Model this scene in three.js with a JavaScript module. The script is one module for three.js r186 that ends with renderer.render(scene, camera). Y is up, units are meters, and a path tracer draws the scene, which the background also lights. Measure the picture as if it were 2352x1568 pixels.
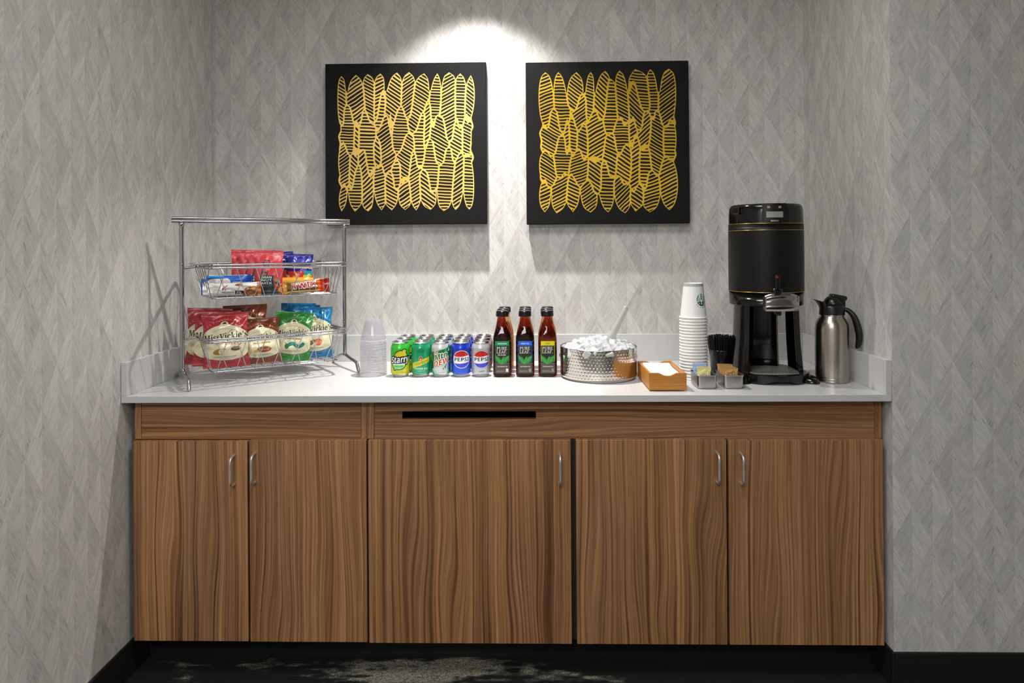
import * as THREE from 'three';
import { RoundedBoxGeometry } from 'three/addons/geometries/RoundedBoxGeometry.js';
import { mergeGeometries, mergeVertices } from 'three/addons/utils/BufferGeometryUtils.js';
import { RectAreaLightUniformsLib } from 'three/addons/lights/RectAreaLightUniformsLib.js';

// ------------------------------------------------------------------ camera, lights, exposure
const scene = new THREE.Scene();
scene.background = new THREE.Color(0x000000);
const renderer = new THREE.WebGLRenderer({ antialias: true });
renderer.toneMapping = THREE.LinearToneMapping;
renderer.toneMappingExposure = 1.02;
renderer.shadowMap.enabled = true;
RectAreaLightUniformsLib.init();

const FOCAL = 1584.5;                                   // pixels, for a 2352 x 1568 frame
const camera = new THREE.PerspectiveCamera(2 * Math.atan(784 / FOCAL) * 180 / Math.PI, 1.5, 0.05, 30);
camera.position.set(0, 1.3129, 2.698);
camera.rotation.order = 'YXZ';
camera.rotation.set(0, 0.0207, -0.00687);
camera.setViewOffset(2352, 1568, 0, 221, 2352, 1568);   // shift lens: the photograph keeps its verticals upright

const CEIL = 2.5;
const SPOT = { x: -0.19, y: 2.475, z: 0.31, color: 0xfffaf6, beam: [10.5, 32, 1], spill: [4.3, 50, 0.3] };   // [candela, half angle, softness]
const PANELS = [[0.05, 1.4, 0.6, 0.6, 12.5], [-0.5, 3.7, 1.2, 0.6, 25]];         // x, z, width, depth, radiance
const PANEL = { color: 0xffffff };

// ------------------------------------------------------------------ helpers
const V3 = (x, y, z) => new THREE.Vector3(x, y, z);
const D2R = Math.PI / 180;
const used = new Map();
function numbered(name) {
  const n = used.get(name) ?? 0;
  used.set(name, n + 1);
  return n ? `${name}_${String(n).padStart(3, '0')}` : name;
}
function shade(o) { o.traverse((c) => { if (c.isMesh) { c.castShadow = true; c.receiveShadow = true; } }); return o; }
function tag(o, label, category, group) {
  o.userData.label = label; o.userData.category = category;
  if (group) o.userData.group = group;
  return o;
}
function thing(name, label, category, [x, y, z] = [0, 0, 0], turn = 0, group) {
  const o = new THREE.Group();
  o.name = numbered(name); o.position.set(x, y, z); o.rotation.y = turn;
  scene.add(o);
  return tag(o, label, category, group);
}
function part(parent, name, geo, mat) {
  const m = new THREE.Mesh(geo, mat);
  m.name = name; m.castShadow = m.receiveShadow = true;
  parent.add(m);
  return m;
}
function single(name, geo, mat, label, category, group) {
  const m = new THREE.Mesh(geo, mat);
  m.name = numbered(name); m.castShadow = m.receiveShadow = true;
  scene.add(m);
  return tag(m, label, category, group);
}
function structure(name, geo, mat, label) {
  const m = new THREE.Mesh(geo, mat);
  m.name = name; m.castShadow = m.receiveShadow = true;
  m.userData.kind = 'structure';
  if (label) m.userData.label = label;
  scene.add(m);
  return m;
}
function copyOf(o, [x, y, z], turn, label, group) {
  const c = o.clone();
  c.name = numbered(o.name.replace(/_\d{3}$/, ''));
  c.position.set(x, y, z); c.rotation.y = turn;
  c.userData = { ...o.userData, label };
  if (group) c.userData.group = group;
  scene.add(c);
  return c;
}

// seeded noise
let seedState = 20240611;
function rnd() { seedState = (seedState + 0x6d2b79f5) | 0; let t = Math.imul(seedState ^ (seedState >>> 15), 1 | seedState); t = (t + Math.imul(t ^ (t >>> 7), 61 | t)) ^ t; return ((t ^ (t >>> 14)) >>> 0) / 4294967296; }
const rr = (a, b) => a + (b - a) * rnd();
function hash(ix, iy, s = 0) {
  let h = Math.imul(ix | 0, 374761393) ^ Math.imul(iy | 0, 668265263) ^ Math.imul(s | 0, 2147483647 - 12345);
  h = Math.imul(h ^ (h >>> 13), 1274126177); h ^= h >>> 16;
  return (h >>> 0) / 4294967296;
}
function noise(x, y, s = 0) {
  const ix = Math.floor(x), iy = Math.floor(y), fx = x - ix, fy = y - iy;
  const u = fx * fx * (3 - 2 * fx), v = fy * fy * (3 - 2 * fy);
  const a = hash(ix, iy, s), b = hash(ix + 1, iy, s), c = hash(ix, iy + 1, s), d = hash(ix + 1, iy + 1, s);
  return a + (b - a) * u + (c - a) * v + (a - b - c + d) * u * v;
}
const fbm = (x, y, s = 0, n = 4) => { let t = 0, a = 0.5, k = 0; for (let i = 0; i < n; i++) { t += a * noise(x, y, s + i); k += a; x *= 2.03; y *= 2.03; a *= 0.5; } return t / k; };
const clamp = (x, a = 0, b = 1) => Math.min(b, Math.max(a, x));
const smooth = (a, b, x) => { const t = clamp((x - a) / (b - a)); return t * t * (3 - 2 * t); };

// textures
function dataTex(W, H, f) {
  const d = new Uint8Array(W * H * 4), c = [0, 0, 0];
  for (let j = 0, o = 0; j < H; j++) for (let i = 0; i < W; i++, o += 4) { f(i, j, c); d[o] = c[0]; d[o + 1] = c[1]; d[o + 2] = c[2]; d[o + 3] = 255; }
  const t = new THREE.DataTexture(d, W, H);
  t.colorSpace = THREE.SRGBColorSpace; t.wrapS = t.wrapT = THREE.RepeatWrapping; t.magFilter = THREE.LinearFilter; t.needsUpdate = true;
  return t;
}
function canvasTex(W, H, draw) {
  const c = document.createElement('canvas'); c.width = W; c.height = H;
  draw(c.getContext('2d'), W, H);
  const t = new THREE.CanvasTexture(c); t.colorSpace = THREE.SRGBColorSpace;
  return t;
}
const std = (color, roughness = 0.6, metalness = 0, extra = {}) => new THREE.MeshStandardMaterial({ color, roughness, metalness, ...extra });
const phy = (o) => new THREE.MeshPhysicalMaterial(o);

// geometry
function worldUV(g, pu, pv, ox = 0, oy = 0, at = [0, 0, 0], swap = false) {      // planar uv in metres over the dominant axis
  g = g.index ? g.toNonIndexed() : g;
  const p = g.attributes.position, uv = new Float32Array(p.count * 2);
  const a = V3(), b = V3(), c = V3(), n = V3();
  for (let i = 0; i < p.count; i += 3) {
    a.fromBufferAttribute(p, i); b.fromBufferAttribute(p, i + 1); c.fromBufferAttribute(p, i + 2);
    n.crossVectors(b.clone().sub(a), c.clone().sub(a));
    const ax = Math.abs(n.x), ay = Math.abs(n.y), az = Math.abs(n.z);
    [a, b, c].forEach((q, k) => {
      const x = q.x + at[0], y = q.y + at[1], z = q.z + at[2];
      let u = az >= ax && az >= ay ? x : ax >= ay ? z : x, v = ay > ax && ay > az ? z : y;
      if (swap) [u, v] = [v, u];
      uv[(i + k) * 2] = (u - ox) / pu; uv[(i + k) * 2 + 1] = (v - oy) / pv;
    });
  }
  g.setAttribute('uv', new THREE.BufferAttribute(uv, 2));
  return g;
}
function box(x0, x1, y0, y1, z0, z1, r = 0) {
  const w = x1 - x0, h = y1 - y0, d = z1 - z0;
  const g = r ? new RoundedBoxGeometry(w, h, d, 2, r) : new THREE.BoxGeometry(w, h, d);
  return g.translate((x0 + x1) / 2, (y0 + y1) / 2, (z0 + z1) / 2);
}
function tube(points, r, seg = 24, radial = 10, closed = false, tension = 0.5) {
  const g = new THREE.TubeGeometry(new THREE.CatmullRomCurve3(points, closed, 'catmullrom', tension), seg, r, radial, closed);
  if (closed) return g;
  const caps = [0, 1].map((k) => { const p = points[k ? points.length - 1 : 0]; return new THREE.SphereGeometry(r, radial, 6).translate(p.x, p.y, p.z); });
  return mergeGeometries([g, ...caps]);
}
function rod(a, b, r, radial = 8) {
  const d = b.clone().sub(a), L = d.length();
  const g = new THREE.CylinderGeometry(r, r, L, radial);
  g.applyQuaternion(new THREE.Quaternion().setFromUnitVectors(V3(0, 1, 0), d.normalize()));
  return g.translate((a.x + b.x) / 2, (a.y + b.y) / 2, (a.z + b.z) / 2);
}
function lathe(pts, seg = 48, vByHeight = null) {
  const g = new THREE.LatheGeometry(pts.map(([r, y]) => new THREE.Vector2(r, y)), seg, Math.PI);   // u = 0.5 faces +z
  if (vByHeight) {
    const p = g.attributes.position, uv = g.attributes.uv;
    for (let i = 0; i < p.count; i++) uv.setY(i, (p.getY(i) - vByHeight[0]) / (vByHeight[1] - vByHeight[0]));
  }
  return g;
}
function gridGeo(nu, nv, f) {                            // f(u, v) -> [x, y, z], u and v in 0..1
  const pos = [], uv = [], idx = [];
  for (let j = 0; j <= nv; j++) for (let i = 0; i <= nu; i++) { pos.push(...f(i / nu, j / nv)); uv.push(i / nu, j / nv); }
  for (let j = 0; j < nv; j++) for (let i = 0; i < nu; i++) { const a = j * (nu + 1) + i, b = a + 1, c = a + nu + 1, d = c + 1; idx.push(a, b, d, a, d, c); }
  const g = new THREE.BufferGeometry();
  g.setAttribute('position', new THREE.Float32BufferAttribute(pos, 3)); g.setAttribute('uv', new THREE.Float32BufferAttribute(uv, 2)); g.setIndex(idx);
  g.computeVertexNormals();
  return g;
}
function roundRectShape(w, h, r) {
  const s = new THREE.Shape(), x = -w / 2, y = -h / 2;
  s.moveTo(x + r, y); s.lineTo(x + w - r, y); s.absarc(x + w - r, y + r, r, -Math.PI / 2, 0); s.lineTo(x + w, y + h - r); s.absarc(x + w - r, y + h - r, r, 0, Math.PI / 2);
  s.lineTo(x + r, y + h); s.absarc(x + r, y + h - r, r, Math.PI / 2, Math.PI); s.lineTo(x, y + r); s.absarc(x + r, y + r, r, Math.PI, Math.PI * 1.5);
  return s;
}

// ------------------------------------------------------------------ room shell
const XL = -1.23, XR = 1.079, ZC = 0.635, HC = 0.864;
const WA = 0.0597, WB = 0.108;                            // half width and half height of one chevron diamond of the wallpaper
const wallTex = dataTex(2048, 2048, (() => {
  const W = 2048, NX = 16, NY = 8;
  return (i, j, c) => {
    const p = (i + 0.5) / W * NX, q = (j + 0.5) / W * NY, s = (p + q) / 2, t = (p - q) / 2;
    const S = Math.round(s), T = Math.round(t), ds = s - S, dt = t - T;
    const ci = ((S + T) % NX + NX) % NX, cj = ((S - T) % NY + NY) % NY, id = ci * 31 + cj * 7;
    const left = ds + dt < 0, k = left ? -dt : ds, along = left ? ds : dt;
    const h1 = hash(ci, cj, 3), h2 = hash(ci, cj, left ? 5 : 9);
    const broad = noise(k * 11 + id, along * 2.2 + h1 * 9, 1), fine = noise(k * 27 + id * 3, along * 2.6 + h2 * 7, 2), hair = noise(k * 62 + id * 5, along * 4 + h2 * 3, 4);
    let v = (left ? 194 : 203) + (h1 - 0.5) * 7 + (h2 - 0.5) * 6 + (broad - 0.5) * 10 + (fine - 0.5) * 17 + (hair - 0.5) * 22;
    v -= 30 * smooth(0.72, 0.97, fine) * smooth(0.3, 0.7, hair) + 38 * smooth(0.78, 0.96, hair);
    const warm = (broad - 0.5) * 4 + 2;
    c[0] = clamp(v + warm, 0, 255); c[1] = clamp(v, 0, 255); c[2] = clamp(v - 2 - warm, 0, 255);
  };
})());
const wallMat = std(0xffffff, 0.85, 0, { map: wallTex });
const plain = std(0xd9d6cf, 0.9);
const wuv = (g, ox, oy) => worldUV(g, 16 * WA, 8 * WB, ox, oy);
structure('wall_back', wuv(box(XL - 0.1, XR + 0.1, 0, CEIL, -0.1, 0), 0.6891, 1.3959 - WB), wallMat, 'grey chevron wallpaper back wall of niche');
structure('wall_left', wuv(box(XL - 0.1, XL, 0, CEIL, 0, 5), 0.02, 1.34 - WB), wallMat, 'long grey chevron wallpaper wall at left');
structure('wall_right', wuv(box(XR, XR + 0.1, 0, CEIL, 0, ZC - 0.1), 0.05, 1.31 - WB), wallMat, 'short grey chevron wallpaper side wall of niche');
structure('wall_front', wuv(box(XR, 3.3, 0, CEIL, ZC - 0.1, ZC), 1.3136, 1.2895 - WB), wallMat, 'grey chevron wallpaper wall facing the room at right');
structure('wall_far', worldUV(box(3.3, 3.4, 0, CEIL, ZC - 0.1, 5), 1, 1), plain);
structure('wall_rear', worldUV(box(XL - 0.1, 3.4, 0, CEIL, 5, 5.1), 1, 1), plain);
structure('ceiling', worldUV(box(XL - 0.1, 3.4, CEIL, CEIL + 0.1, -0.1, 5.1), 1, 1), std(0xe9e7e2, 0.9));

// carpet: near-black pile with worn-looking grey figures and a trace of green
const carpetTex = (() => {
  const W = 2048, H = 1024, spots = [[-0.86, 0.545, 0.085, 0.02, 0.42], [-0.46, 0.57, 0.15, 0.05, 0.5], [-0.2, 0.545, 0.11, 0.04, 0.48], [-0.32, 0.62, 0.14, 0.03, 0.44], [0.04, 0.575, 0.1, 0.03, 0.34], [0.2, 0.61, 0.12, 0.02, 0.26], [-1.05, 0.6, 0.06, 0.03, 0.34], [-1.1, 0.54, 0.05, 0.02, 0.26], [1.0, 0.56, 0.06, 0.02, 0.2]];
  return dataTex(W, H, (i, j, c) => {
    const x = i / W * 2.4 - 1.3, z = j / H * 1.2;
    let m = 0;
    for (const [a, b, sx, sz, k] of spots) m += k * Math.exp(-(((x - a) / sx) ** 2 + ((z - b) / sz) ** 2) / 2);
    if (z < 0.45 || z > 0.72) m += 0.32 * smooth(0.52, 0.72, fbm(x * 2.5, z * 4, 40));
    const patch = fbm(x * 22, z * 60, 11, 4), tuft = hash(i >> 1, j >> 1, 7), grain = noise(i / 3, j / 3, 21);
    const g = smooth(0.62, 0.78, patch * 0.62 + m * 0.9 + (tuft - 0.5) * 0.08), g2 = smooth(0.5, 0.62, patch * 0.62 + m * 0.8);
    const green = 0.5 * smooth(0.5, 0.7, fbm(x * 4, z * 9, 77)) * (0.3 + tuft) * (1 - g2);
    const lum = 3 + 60 * g2 * (0.55 + 0.6 * grain) + 85 * g * (0.5 + 0.6 * grain);
    c[0] = clamp(lum * 1.02, 0, 255); c[1] = clamp(lum + 15 * green, 0, 255); c[2] = clamp(lum * 0.88 + 3 * green, 0, 255);
  });
})();
structure('floor', worldUV(box(XL - 0.1, 3.4, -0.1, 0, -0.1, 5.1), 2.4, 1.2, -1.3, 0), std(0xffffff, 0.95, 0, { map: carpetTex }), 'near-black carpet with grey patches');
const baseMat = std(0x070707, 0.7);
structure('baseboard_left', box(XL, XL + 0.009, 0, 0.105, 0.5, 5, 0.003), baseMat, 'black rubber baseboard along the left wall');
structure('baseboard_front', box(XR + 0.0, 3.3, 0, 0.105, ZC, ZC + 0.009, 0.003), baseMat, 'black rubber baseboard under right wall');
structure('baseboard_right', box(XR - 0.009, XR, 0, 0.105, 0.5, ZC + 0.009, 0.003), baseMat, 'short black baseboard return beside cabinet');
structure('baseboard_cabinet', box(XL + 0.009, XR - 0.009, 0, 0.108, 0.47, 0.5), std(0x080808, 0.6), 'black recessed toe kick board under cabinets');

// room lamps: one recessed downlight over the counter, four soft ceiling panels behind and beside the camera
{
  const d = thing('recessed_downlight', 'round white recessed ceiling downlight above the counter', 'downlight', [SPOT.x, CEIL, SPOT.z]);
  part(d, 'trim_ring', lathe([[0.045, -0.001], [0.046, -0.006], [0.06, -0.008], [0.066, -0.003], [0.066, 0]], 40), std(0xf2f2f0, 0.4));
  part(d, 'glowing_lens', new THREE.CircleGeometry(0.045, 40).rotateX(Math.PI / 2).translate(0, -0.002, 0), std(0x000000, 0.5, 0, { emissive: SPOT.color, emissiveIntensity: 2 }));
  for (const [k, [cd, half, soft]] of [SPOT.beam, SPOT.spill].entries()) {
    const s = new THREE.SpotLight(SPOT.color, cd, 0, half * D2R, soft, 2);
    s.name = k ? 'downlight_spill' : 'downlight_beam'; s.position.set(SPOT.x, SPOT.y, SPOT.z); s.target.position.set(SPOT.x, 0, SPOT.z); s.castShadow = true; s.shadow.radius = 0.9; s.shadow.mapSize.set(2048, 2048);
    scene.add(s, s.target);
  }
  PANELS.forEach(([x, z, w, h, radiance], i) => {
    const p = thing('ceiling_panel_light', ['square ceiling light panel in front of the niche', 'wide ceiling light panel farther back in the room'][i], 'ceiling light', [x, CEIL, z]);
    part(p, 'frame', box(-w / 2 - 0.02, w / 2 + 0.02, -0.006, -0.0005, -h / 2 - 0.02, h / 2 + 0.02), std(0xf4f4f2, 0.5));
    part(p, 'diffuser', new THREE.PlaneGeometry(w, h).rotateX(Math.PI / 2).translate(0, -0.008, 0), std(0x000000, 0.6, 0, { emissive: PANEL.color, emissiveIntensity: 1.5 }));
    const l = new THREE.RectAreaLight(PANEL.color, radiance, w, h);
    l.name = 'ceiling_panel_lamp'; l.position.set(x, CEIL - 0.012, z); l.lookAt(x, 0, z);
    scene.add(l);
  });
}

// ------------------------------------------------------------------ cabinets
function woodColor(x, y, seed, c, eyes) {
  let g = x + 0.018 * (fbm(x * 4, y * 1.3, seed) - 0.5) + 0.007 * (noise(x * 17, y * 4, seed + 3) - 0.5);
  for (const [ex, ey, w, h, A] of eyes) {
    const dx = (x - ex) / w, dy = (y - ey) / h;
    if (Math.abs(dx) < 3) g += A * w * (dx * 0.75) * Math.exp(-dx * dx - dy * dy) + A * 0.3 * w * Math.exp(-dx * dx) * Math.tanh(dy * 1.2);
  }
  const band = noise(g * 30, y * 0.5, seed + 11), mid = noise(g * 130, y * 0.9, seed + 12), fine = noise(g * 360, y * 2.5, seed + 13), fib = noise(g * 900, y * 14, seed + 14);
  const line = smooth(0.72, 0.95, noise(g * 240, y * 0.6, seed + 15)), line2 = smooth(0.78, 0.97, noise(g * 105, y * 0.35, seed + 16));
  let t = 0.6 + (band - 0.5) * 0.26 + (mid - 0.5) * 0.34 + (fine - 0.5) * 0.46 + (fib - 0.5) * 0.22 - 0.46 * line - 0.44 * line2;
  t = clamp(t);
  const warm = noise(g * 9, y * 0.8, seed + 21);
  c[0] = 93 + t * 104 + warm * 6; c[1] = 63 + t * 86; c[2] = 39 + t * 64 - warm * 4;
}
const doorEyes = [];
for (let k = 0; k < 13; k++) doorEyes.push([-1.12 + k * 0.185 + (hash(k, 1) - 0.5) * 0.09, 0.12 + hash(k, 2) * 0.55, 0.028 + hash(k, 3) * 0.026, 0.1 + hash(k, 4) * 0.13, (hash(k, 5) > 0.5 ? 0.75 : -0.75)]);
const doorTex = dataTex(2048, 640, (i, j, c) => woodColor(i / 2048 * 2.4 - 1.25, j / 640 * 0.7 + 0.06, 100, c, doorEyes));
const apronEyes = [[0.06, -0.8, 0.04, 0.3, 0.8], [0.05, 0.1, 0.035, 0.25, -0.8], [0.08, 0.7, 0.03, 0.2, 0.7]];
const apronTex = dataTex(2048, 256, (i, j, c) => woodColor(j / 256 * 0.16, i / 2048 * 2.4 - 1.25, 300, c, apronEyes));
const doorMat = std(0xffffff, 0.42, 0, { map: doorTex });
const apronMat = std(0xffffff, 0.42, 0, { map: apronTex });
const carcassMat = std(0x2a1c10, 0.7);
const steel = std(0xe6e4e0, 0.48, 1);
const duv = (g) => worldUV(g, 2.4, 0.7, -1.25, 0.06);

const handleGeo = (() => {
  const L = 0.044, s = 0.03;
  return tube([V3(0, L, 0), V3(0, L, s * 0.45), V3(0, L - 0.004, s * 0.82), V3(0, L - 0.012, s), V3(0, 0, s), V3(0, -L + 0.012, s), V3(0, -L + 0.004, s * 0.82), V3(0, -L, s * 0.45), V3(0, -L, 0)], 0.0042, 48, 10, false, 0.4);
})();
function cabinet(label, x0, x1, doors) {
  const t = thing('base_cabinet', label, 'cabinet', [0, 0, 0]);
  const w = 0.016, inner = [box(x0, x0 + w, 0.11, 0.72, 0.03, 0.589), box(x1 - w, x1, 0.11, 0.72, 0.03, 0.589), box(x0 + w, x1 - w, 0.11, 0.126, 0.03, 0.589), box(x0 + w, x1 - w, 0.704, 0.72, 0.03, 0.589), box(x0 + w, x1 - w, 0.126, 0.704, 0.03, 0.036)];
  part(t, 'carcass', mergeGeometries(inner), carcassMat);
  for (const [a, b, y0, y1, hx, hy, dl] of doors) {
    const d = part(t, 'door', duv(box(a, b, y0, y1, 0.5925, 0.611, 0.0012)), doorMat);
    d.userData.label = dl;
    const h = part(d, 'handle', handleGeo, steel);
    h.position.set(hx, hy, 0.611);
    h.userData.label = 'brushed steel bow handle';
  }
  return t;
}
cabinet('walnut base cabinet with two doors below the snack rack', -1.212, -0.4885, [[-1.209, -0.8555, 0.1105, 0.7205, -0.895, 0.635, 'leftmost walnut door'], [-0.8495, -0.491, 0.1095, 0.7235, -0.831, 0.641, 'walnut door with handle at its left edge']]);
cabinet('walnut base cabinet with one wide door in the middle', -0.4875, 0.138, [[-0.4855, 0.1295, 0.1075, 0.7225, 0.097, 0.6375, 'wide walnut door']]);
cabinet('walnut base cabinet with two wide doors at right', 0.139, 1.067, [[0.1455, 0.597, 0.1075, 0.7235, 0.568, 0.6425, 'walnut door with handle at its right edge'], [0.604, 1.0635, 0.1075, 0.7225, 0.6395, 0.639, 'rightmost walnut door']]);
{
  const t = thing('cabinet_apron', 'walnut apron with long black slot between countertop and doors', 'apron', [0, 0, 0]);
  const auv = (g) => worldUV(g, 2.4, 0.16, -1.25, 0.71);
  const y0 = 0.7265, y1 = HC - 0.0215;
  part(t, 'panel', auv(box(-1.193, -0.511, y0, y1, 0.572, 0.59, 0.0006)), apronMat);
  const slot = [[-0.4695, -0.384, y0, y1], [0.026, 1.0475, y0, y1], [-0.384, 0.026, y0, 0.782], [-0.384, 0.026, 0.8055, y1]].map(([a, b, c, d]) => box(a, b, c, d, 0.572, 0.59));
  part(t, 'panel', auv(mergeGeometries(slot)), apronMat).userData.label = 'walnut panel with a slot cut through';
  for (const [a, b] of [[-1.213, -1.194], [-0.51, -0.4705], [1.0485, 1.069]]) part(t, 'stile', worldUV(box(a, b, y0 - 0.004, y1, 0.572, 0.5905), 2.4, 0.7, -1.33, 0.3), doorMat);
  part(t, 'bottom_rail', auv(box(-1.213, 1.069, 0.7215, 0.7262, 0.5, 0.589)), apronMat);
}
// worktop
const quartzTex = dataTex(512, 512, (i, j, c) => { const v = 205 + (hash(i, j, 5) - 0.5) * 5 + (noise(i / 9, j / 9, 8) - 0.5) * 4 - 16 * smooth(0.992, 1, hash(i >> 1, j >> 1, 6)); c[0] = v; c[1] = v; c[2] = v - 1; });
const quartz = std(0xffffff, 0.22, 0, { map: quartzTex });
{
  const t = thing('countertop', 'long white quartz countertop over the walnut cabinets', 'countertop', [0, 0, 0]);
  const q = (g) => worldUV(g, 0.5, 0.5);
  part(t, 'slab', q(box(XL + 0.001, XR - 0.001, HC - 0.021, HC, 0.001, ZC, 0.0015)), quartz);
  single('backsplash', q(box(XL + 0.0185, XR - 0.0185, HC + 0.0002, HC + 0.1016, 0.0005, 0.019, 0.001)), quartz, 'long low white quartz backsplash along the back wall', 'backsplash');
  single('backsplash', q(box(XL + 0.0005, XL + 0.018, HC + 0.0002, HC + 0.1016, 0.0005, ZC - 0.001, 0.001)), quartz, 'short white quartz backsplash piece on the left wall behind the rack', 'backsplash');
  single('backsplash', q(box(XR - 0.018, XR - 0.0005, HC + 0.0002, HC + 0.1016, 0.0005, ZC - 0.001, 0.001)), quartz, 'short white quartz backsplash piece beside the steel carafe', 'backsplash');
}

// ------------------------------------------------------------------ paintings: gold leaf shapes hatched on black canvas
// each leaf: top x, y, bottom x, y, width, hatch angle (degrees, + falls to the right), roundness; units: 1/1568 of 0.708 m
const ART1 = [
  [235, 222, 240, 615, 66, 32], [362, 214, 368, 625, 138, -34], [466, 208, 505, 590, 108, 28], [572, 204, 528, 575, 92, -24], [592, 345, 555, 655, 78, 2], [716, 198, 660, 640, 124, 36], [822, 196, 812, 560, 118, -36], [950, 208, 850, 680, 140, 33], [1068, 208, 1034, 640, 88, 4], [1172, 202, 1178, 760, 132, -28], [1268, 212, 1258, 650, 108, 4], [1358, 228, 1330, 610, 80, 38],
  [285, 470, 312, 870, 122, 1], [432, 505, 480, 1060, 112, 2], [366, 585, 352, 890, 54, 40], [626, 562, 622, 1050, 122, -34], [752, 485, 718, 860, 140, 4], [662, 535, 668, 720, 48, 34], [942, 535, 905, 985, 98, 2], [988, 432, 962, 830, 84, -38], [1072, 565, 1095, 960, 160, 30], [1240, 592, 1212, 940, 108, 30], [1326, 552, 1318, 900, 72, 26], [543, 755, 556, 990, 76, 40], [820, 715, 770, 1130, 122, 34],
  [252, 795, 276, 1160, 98, -34], [350, 832, 318, 1175, 80, 42], [425, 852, 462, 1348, 112, -42], [384, 990, 352, 1350, 128, 2], [572, 972, 580, 1340, 108, -14], [720, 955, 708, 1175, 88, -4], [645, 1040, 668, 1340, 120, 30], [782, 1085, 786, 1338, 104, -34], [858, 870, 880, 1342, 108, -30], [948, 1040, 1002, 1338, 130, 36], [1006, 770, 1020, 1200, 116, 3], [1166, 842, 1122, 1350, 132, 3], [1266, 892, 1224, 1342, 96, -34], [1324, 895, 1340, 1340, 86, 4], [258, 1145, 236, 1348, 60, -30],
];
const ART2 = [
  [232, 178, 245, 620, 112, -22], [345, 178, 378, 660, 100, 2], [498, 180, 478, 470, 118, 38], [622, 180, 600, 560, 66, 20], [745, 172, 700, 560, 110, 44], [872, 170, 905, 610, 96, 28], [795, 240, 778, 690, 104, 2], [1010, 160, 1095, 490, 170, 6], [990, 250, 1040, 640, 120, 44], [1136, 162, 1160, 560, 84, 2], [1292, 160, 1270, 620, 120, -36],
  [545, 360, 520, 640, 104, -36], [300, 490, 275, 860, 126, 30], [460, 545, 468, 860, 60, 14], [415, 590, 412, 850, 48, -26], [555, 610, 556, 900, 80, 24], [660, 510, 660, 930, 142, -30], [885, 560, 868, 860, 118, 2], [985, 560, 975, 800, 60, -30], [1100, 500, 1070, 830, 96, -42], [1180, 510, 1180, 1040, 104, 30], [1300, 590, 1290, 910, 96, 3], [365, 720, 362, 1060, 110, 3], [790, 700, 790, 1050, 108, 26], [1000, 720, 985, 1180, 90, -30], [1078, 790, 1080, 1160, 96, 3], [920, 800, 900, 1120, 148, 34],
  [235, 850, 255, 1130, 120, 32], [520, 840, 525, 1130, 124, -20], [655, 890, 665, 1190, 124, 36], [735, 940, 760, 1340, 118, 3], [1275, 900, 1285, 1325, 136, -26], [225, 1090, 218, 1335, 86, -24], [385, 1040, 325, 1345, 124, -28], [450, 1060, 460, 1335, 106, 24], [590, 1110, 610, 1340, 120, -36], [860, 1070, 905, 1348, 118, -44], [1030, 1140, 1000, 1335, 112, 34], [1140, 1030, 1120, 1342, 140, -18],
];
function artTexture(leaves, off, tone, seed, box4) {       // print of interlocking leaves: each point belongs to the leaf it lies deepest in
  const N = 1160, [bx0, bx1, by0, by1] = box4;
  const L = leaves.map(([x0, y0, x1, y1, w, a], n) => { const len = Math.hypot(x1 - x0, y1 - y0); return { x0, y0, len, ux: (x1 - x0) / len, uy: (y1 - y0) / len, w: w * 0.56, c: Math.cos(a * D2R), s: Math.sin(a * D2R), gap: 25 + 5 * hash(n, 7, seed), e: 0.24 + 0.24 * hash(n, 4, seed), n }; });
  return dataTex(N, N, (i, j, c) => {
    const x = off[0] + (i + 0.5) / N * 1392, y = off[1] + (1 - (j + 0.5) / N) * 1392;
    const ink = 8 + 4 * hash(i >> 1, j, seed);
    c[0] = c[1] = c[2] = ink;
    if (x < 170 || x > 1400 || y < 130 || y > 1380) return;
    let b = null, f1 = 9, f2 = 9, h1 = 1;
    for (const l of L) {
      const dx = x - l.x0, dy = y - l.y0, a = (dx * l.ux + dy * l.uy) / l.len, p = Math.abs(dy * l.ux - dx * l.uy);
      if (p > 190 || a < -0.25 || a > 1.25) continue;
      const t = clamp(a, 0.004, 0.996), h = l.w * Math.pow(Math.sin(Math.PI * (0.025 + 0.95 * t)), l.e), out = Math.max(0, -a, a - 1) * l.len, f = p / h + out / 26;
      if (f < f1) { f2 = f1; f1 = f; b = l; h1 = h; } else if (f < f2) f2 = f;
    }
    if (!b) return;
    const wave = 9 * Math.sin(y / 47 + seed) + 7 * Math.sin(y / 21 + seed * 2), body = x > bx0 + wave && x < bx1 + wave && y > by0 && y < by1;
    const rim = (1.08 - f1) * h1;                                      // distance to the outline where the leaf tips stand free
    if (!body && rim < 0) return;
    const side = body ? Math.min(Math.max(rim, 60 * smooth(0, 60, Math.min(x - bx0 - wave, bx1 + wave - x))), 400) : rim;
    const edge = Math.min((f2 - f1) * h1 * 0.62, side) - 8.5;
    const q = (x - b.x0) * -b.s + (y - b.y0) * b.c + 7 * (noise(x / 60, y / 60, b.n) - 0.5), k = Math.round(q / b.gap), d = 6.4 + 3.4 * hash(k, b.n, 2) - Math.abs(q - k * b.gap);
    const dash = edge > 6 ? d : d - (6 - edge) * (6 - edge) * 0.16, m = smooth(-1.2, 1.2, Math.min(dash, edge));
    const g = 26 * (fbm(x / 190, y / 190, seed + 50) - 0.5), gold = [tone[0] + g, tone[1] + g, tone[2] + g * 0.8], cover = body ? 1 : smooth(0, 1.5, rim);
    for (let z = 0; z < 3; z++) c[z] = clamp(ink + (gold[z] * (1 - m) + 14 * m - ink) * cover, 0, 255);
  });
}
const canvasBlack = phy({ color: 0x080808, roughness: 0.7, specularIntensity: 0.4 });
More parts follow.
